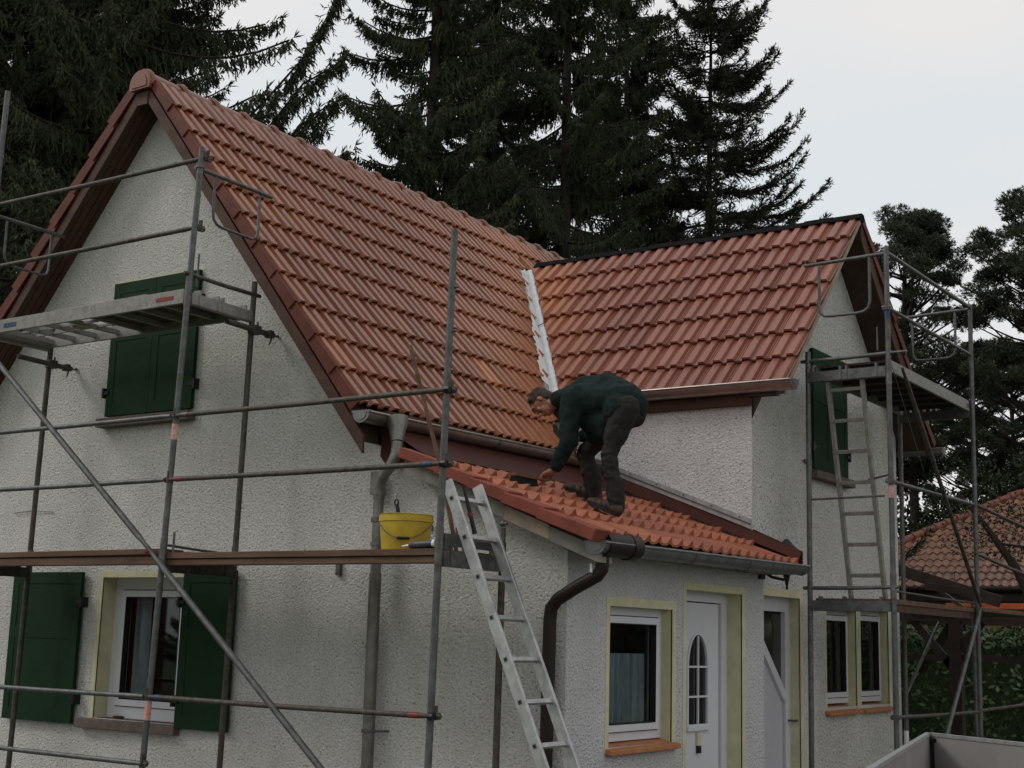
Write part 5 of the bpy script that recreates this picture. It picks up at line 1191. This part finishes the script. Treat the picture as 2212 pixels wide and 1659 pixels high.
def bush_mesh(seed,blobs,nleaf,ls):
    rng=np.random.default_rng(seed); P=[]
    for (cx,cy,cz,rx,ry,rz) in blobs:
        n=int(nleaf/len(blobs)); d=norm(rng.normal(0,1,(n,3))); r=(rng.random(n)**.35)[:,None]; lump=1+.22*np.sin(d[:,0:1]*7+cx)*np.sin(d[:,1:2]*6+cy)+.15*np.sin(d[:,2:3]*9)
        P.append(d*r*lump*np.array([rx,ry,rz])+np.array([cx,cy,cz]))
    P=np.concatenate(P); n=len(P); D=norm(rng.normal(0,1,(n,3))+np.array([0,0,-.2])); return quads_mesh('foliage',kites(P,D,rng.uniform(ls*.7,ls*1.3,n),rng.uniform(ls*.2,ls*.34,n),rng,1))
PROTO={}
rx,ry=.743,-.669
def Lm(pts): return [(rx*a,ry*a,z) for a,z in pts]
PROTO['spruce_a']=spruce_meshes(1,25,2.9,1.5,'norway',2.5,.54)
PROTO['spruce_b']=spruce_meshes(2,23,2.5,1.5,'norway',2.5,.57)
PROTO['spruce_c']=spruce_meshes(6,22,2.05,1.5,'norway',2.2,.55,extra=[Lm([(0,11.0),(1.0,11.3),(1.9,12.1),(2.8,13.4),(3.4,14.6),(3.85,15.7)]),Lm([(0,10.2),(1.2,10.5),(2.2,11.3),(3.2,12.4),(3.8,12.9)]),Lm([(0,10.3),(1.2,10.3),(2.3,10.7),(3.4,11.2),(4.1,11.9)]),Lm([(0,9.3),(1.4,9.2),(2.8,9.7),(3.9,10.6)]),Lm([(1.0,11.2),(1.7,11.3),(2.6,11.8),(3.5,12.2)]),Lm([(.8,10.6),(1.8,10.2),(2.8,10.2),(3.9,10.4)]),Lm([(1.6,11.9),(2.4,12.2),(3.1,13.2),(3.9,13.9)])])
PROTO['fir']=spruce_meshes(3,21.5,5.2,2.0,'fir',2.2,.82)
PROTO['pine_a']=pine_meshes(4,16.4,2.9,7.0,150)
PROTO['pine_b']=pine_meshes(5,17.4,3.7,6.5,170)
KM={'spruce_a':'needles','spruce_b':'needles','spruce_c':'needles','fir':'needles2','pine_a':'pine','pine_b':'pine'}
for k,(c,t,l) in PROTO.items():
    c.materials.append(M[KM[k]]); t.materials.append(M['bark']); l.materials.append(M['bark'])
def tree(kind,px,dist,scale,rot,lab,group,zs=None,name=None):
    """px: azimuth in degrees from +X towards +Y"""
    az=math.radians(px); t=empty(name or ('pine_tree' if kind.startswith('pine') else 'fir_tree' if kind=='fir' else 'spruce_tree'),(dist*math.cos(az),dist*math.sin(az),-.02),lab,'tree',group)
    t.rotation_euler=(0,0,rot); t.scale=(scale,scale,zs or scale)
    for nm,me in zip(('crown','trunk','limbs'),PROTO[kind]):
        o=bpy.data.objects.new(nm,me); COL.objects.link(o); o.parent=t
    return t
gS='tall spruces behind the house'
tree('spruce_a',55.6,27,1.0,.3,'spruce at the left edge of the photo with hanging twigs',gS)
tree('spruce_a',52.2,25.5,1.12,2.1,'broad dense spruce directly above the left end of the main ridge',gS)
tree('spruce_c',50.2,28,1.0,0,'spruce forming the right flank of the left tree mass beside the bright sky gap',gS)
tree('spruce_b',38.4,31,1.12,1.1,'spruce just right of the bright sky gap, with feathery left edge',gS)
tree('spruce_b',35.6,36,1.0,5.0,'thin spruce between the feathery edged one and the narrow topped one',gS)
tree('spruce_a',32.5,33,1.0,3.3,'narrow topped spruce with visible dark trunk near the middle of the row',gS)
tree('spruce_b',29.9,37,1.02,.9,'spruce touching the left side of the broad fir',gS)
tree('fir',26.3,37,1.0,2.4,'broad conical fir with upturned branch tips against the open sky',gS)
gB='shorter spruces in the second row'
for i,(az,ds,sc,ro,lb) in enumerate(((43.6,34,.43,1.2,'short spruce filling the foot of the bright sky gap above the main ridge'),(41.3,33,.46,3.2,'low spruce behind the middle of the main roof ridge'),(39.6,42,.58,.2,'mid height spruce left behind the feathery edged one'),(33.9,44,.58,1.9,'mid height spruce behind the valley of the two roofs'),(30.6,45,.60,2.9,'mid height spruce behind the left end of the wing ridge'),(24.4,44,.40,5.4,'low spruce under the right boughs of the fir'),(54.0,38,.95,.7,'spruce far behind the gap of the two leftmost ones'),(36.6,30,.36,2.2,'young spruce with pointed leader above the main ridge'))):
    tree('spruce_b' if i%2 else 'spruce_a',az,ds,sc,ro,lb,gB)
gP='pines on the right'
tree('pine_a',18.3,47,1.0,.5,'round crowned pine behind the wing roof and the tall scaffold post',gP)
tree('pine_b',12.9,46,1.0,2.2,'big pine at the right edge of the photo',gP,.94)
tree('pine_a',20.1,54,.92,4.1,'pine crown peeping over the ridge end of the wing',gP)
tree('pine_b',15.9,58,.80,3.0,'distant pine seen in the gap between the two big pines',gP)
tree('pine_a',14.4,52,.78,1.0,'smaller pine low in front of the big one at the right edge',gP)
gQ='unseen spruces added for the window reflections'  # out of view, added so the window panes reflect something dark
for i,(x,y,sc,lb) in enumerate(((-16,34,.55,'small unseen spruce added beside the brick house across the street'),(-38,-6,.9,'tallest unseen spruce added straight behind the photographer'),(-28,20,.7,'unseen spruce added left of the brick house across the street'),(27,-5,.75,'small unseen spruce added across the yard, opposite the front door'),(35,-8,1.0,'middle unseen spruce added across the yard, opposite the side door'),(45,-12,1.0,'unseen spruce added at the far right end of the yard'),(30,-11,.8,'lowest unseen spruce added across the yard, opposite the porch window'))):
    t=tree('spruce_b' if i%2 else 'spruce_a',0,1,sc,i*1.3,lb,gQ); t.location=(x,y,-.02)
rh=empty('house',(-6,36,0),'brick house across the street behind the photographer','house')
MB().box((-12,32,-.02),(0,40,3.2)).build('wall',M['tile_flange'],rh)
MB().prism([(-12.4,31.5,3.1),(-12.4,40.5,3.1),(-12.4,36,6.6)],(12.8,0,0)).build('roof',M['ntile'],rh)
for x in (-10,-6.5,-3):
    f=MB().box((x,31.94,1.0),(x+1.2,31.99,2.3)).build('window',M['upvc'],rh); MB().box((x+.1,31.92,1.1),(x+1.1,31.935,2.2)).build('pane',M['dark'],f)
# dark broadleaf trees low behind the neighbour's roof
gD='dark broadleaf trees behind the neighbouring house'
for i,(az,ds,h,lb) in enumerate(((17.6,50,6.6,'dark broadleaf tree behind the left end of the neighbouring roof'),(14.6,49,7.4,'dark broadleaf tree behind the ridge of the neighbouring roof'),(12.2,50,7.0,'dark broadleaf tree at the right edge behind the neighbouring roof'),(20.0,52,6.2,'dark broadleaf tree hidden behind the wing gable'))):
    a_=math.radians(az); t=empty('broadleaf_tree',(ds*math.cos(a_),ds*math.sin(a_),-.02),lb,'tree',gD)
    rb=random.Random(i+40); blobs=[(rb.uniform(-2.2,2.2),rb.uniform(-2.8,2.8),rb.uniform(h*.30,h*.86),rb.uniform(1.2,1.9),rb.uniform(1.2,1.9),rb.uniform(.9,1.4)) for _ in range(15)]
    me=bush_mesh(60+i,blobs,15000,.20); me.materials.append(M['bush']); o=bpy.data.objects.new('crown',me); COL.objects.link(o); o.parent=t
    tm_=MB(); tm_.path([(0,0,0),(.1,0,h*.4),(.05,.1,h*.75)],[.2,.14,.05],8)
    for (bx,by,bz,_,_,_) in blobs: tm_.path([(.08,0,h*.35),(bx*.5,by*.5,bz*.75),(bx,by,bz)],[.08,.05,.02],5,False)
    o=bpy.data.objects.new('trunk',tm_.mesh('trunk')); o.data.materials.append(M['bark']); COL.objects.link(o); o.parent=t
# hedge
hg=empty('hedge',(24,6,0),'laurel hedge behind the carport at the right edge','hedge')
rng=np.random.default_rng(77); n=15000
fx=rng.random(n)**2.2*1.3; P=np.stack([23.4+fx+.16*np.sin(rng.random(n)*9),rng.uniform(-2,9.5,n),rng.random(n)*2.12+rng.normal(0,.05,n)],1)
P[:,0]+=.12*np.sin(P[:,1]*3.1+P[:,2]*4)+.1*np.sin(P[:,1]*7.3-P[:,2]*6)
D=norm(rng.normal(0,1,(n,3))*.8+np.array([-.5,0,-.25])); top=rng.random(n)<.18; P[top,2]=2.07+rng.normal(0,.10,top.sum())+.10*np.sin(P[top,1]*3.7)
me=quads_mesh('foliage',kites(P,D,rng.uniform(.09,.16,n),rng.uniform(.022,.040,n),rng,1)); me.materials.append(M['leaf']); o=bpy.data.objects.new('foliage',me); COL.objects.link(o); o.parent=hg; me.transform(Matrix.Translation((-24,-6,0)))
MB().box((23.75,-2,0),(24.6,9.4,1.9)).build('hedge_core',M['bush'],hg)
# bare dark branches overhanging the neighbour's roof
bt=empty('bare_tree',(30,8.0,0),'dark crooked tree whose branches cross the neighbouring roof','tree')
tb_=MB(); tb_.path([(30,7.2,0),(30,7.35,2.6),(30,7.75,3.5),(30,8.35,4.4),(30,8.9,5.1)],[.13,.11,.09,.06,.03],8)
tb_.path([(30,7.35,2.6),(30,7.0,3.5),(30,6.4,4.3),(30,6.3,5.2)],[.09,.08,.06,.03],7); tb_.path([(30,7.0,3.4),(30,7.5,3.9),(30,8.0,4.0)],[.05,.04,.02],6); tb_.path([(30,6.7,3.9),(30,6.0,3.9),(30,5.4,4.1)],[.05,.04,.02],6)
tb_.build('trunk',M['bark'],bt,smooth=True)
rb=random.Random(91); blobs=[(30+rb.uniform(-.5,.5),rb.uniform(5.2,8.8),rb.uniform(3.6,5.8),.5,.6,.4) for _ in range(16)]
me=bush_mesh(92,blobs,2200,.09); me.materials.append(M['bush']); o=bpy.data.objects.new('crown',me); COL.objects.link(o); o.parent=bt; me.transform(Matrix.Translation((-30,-8,0)))
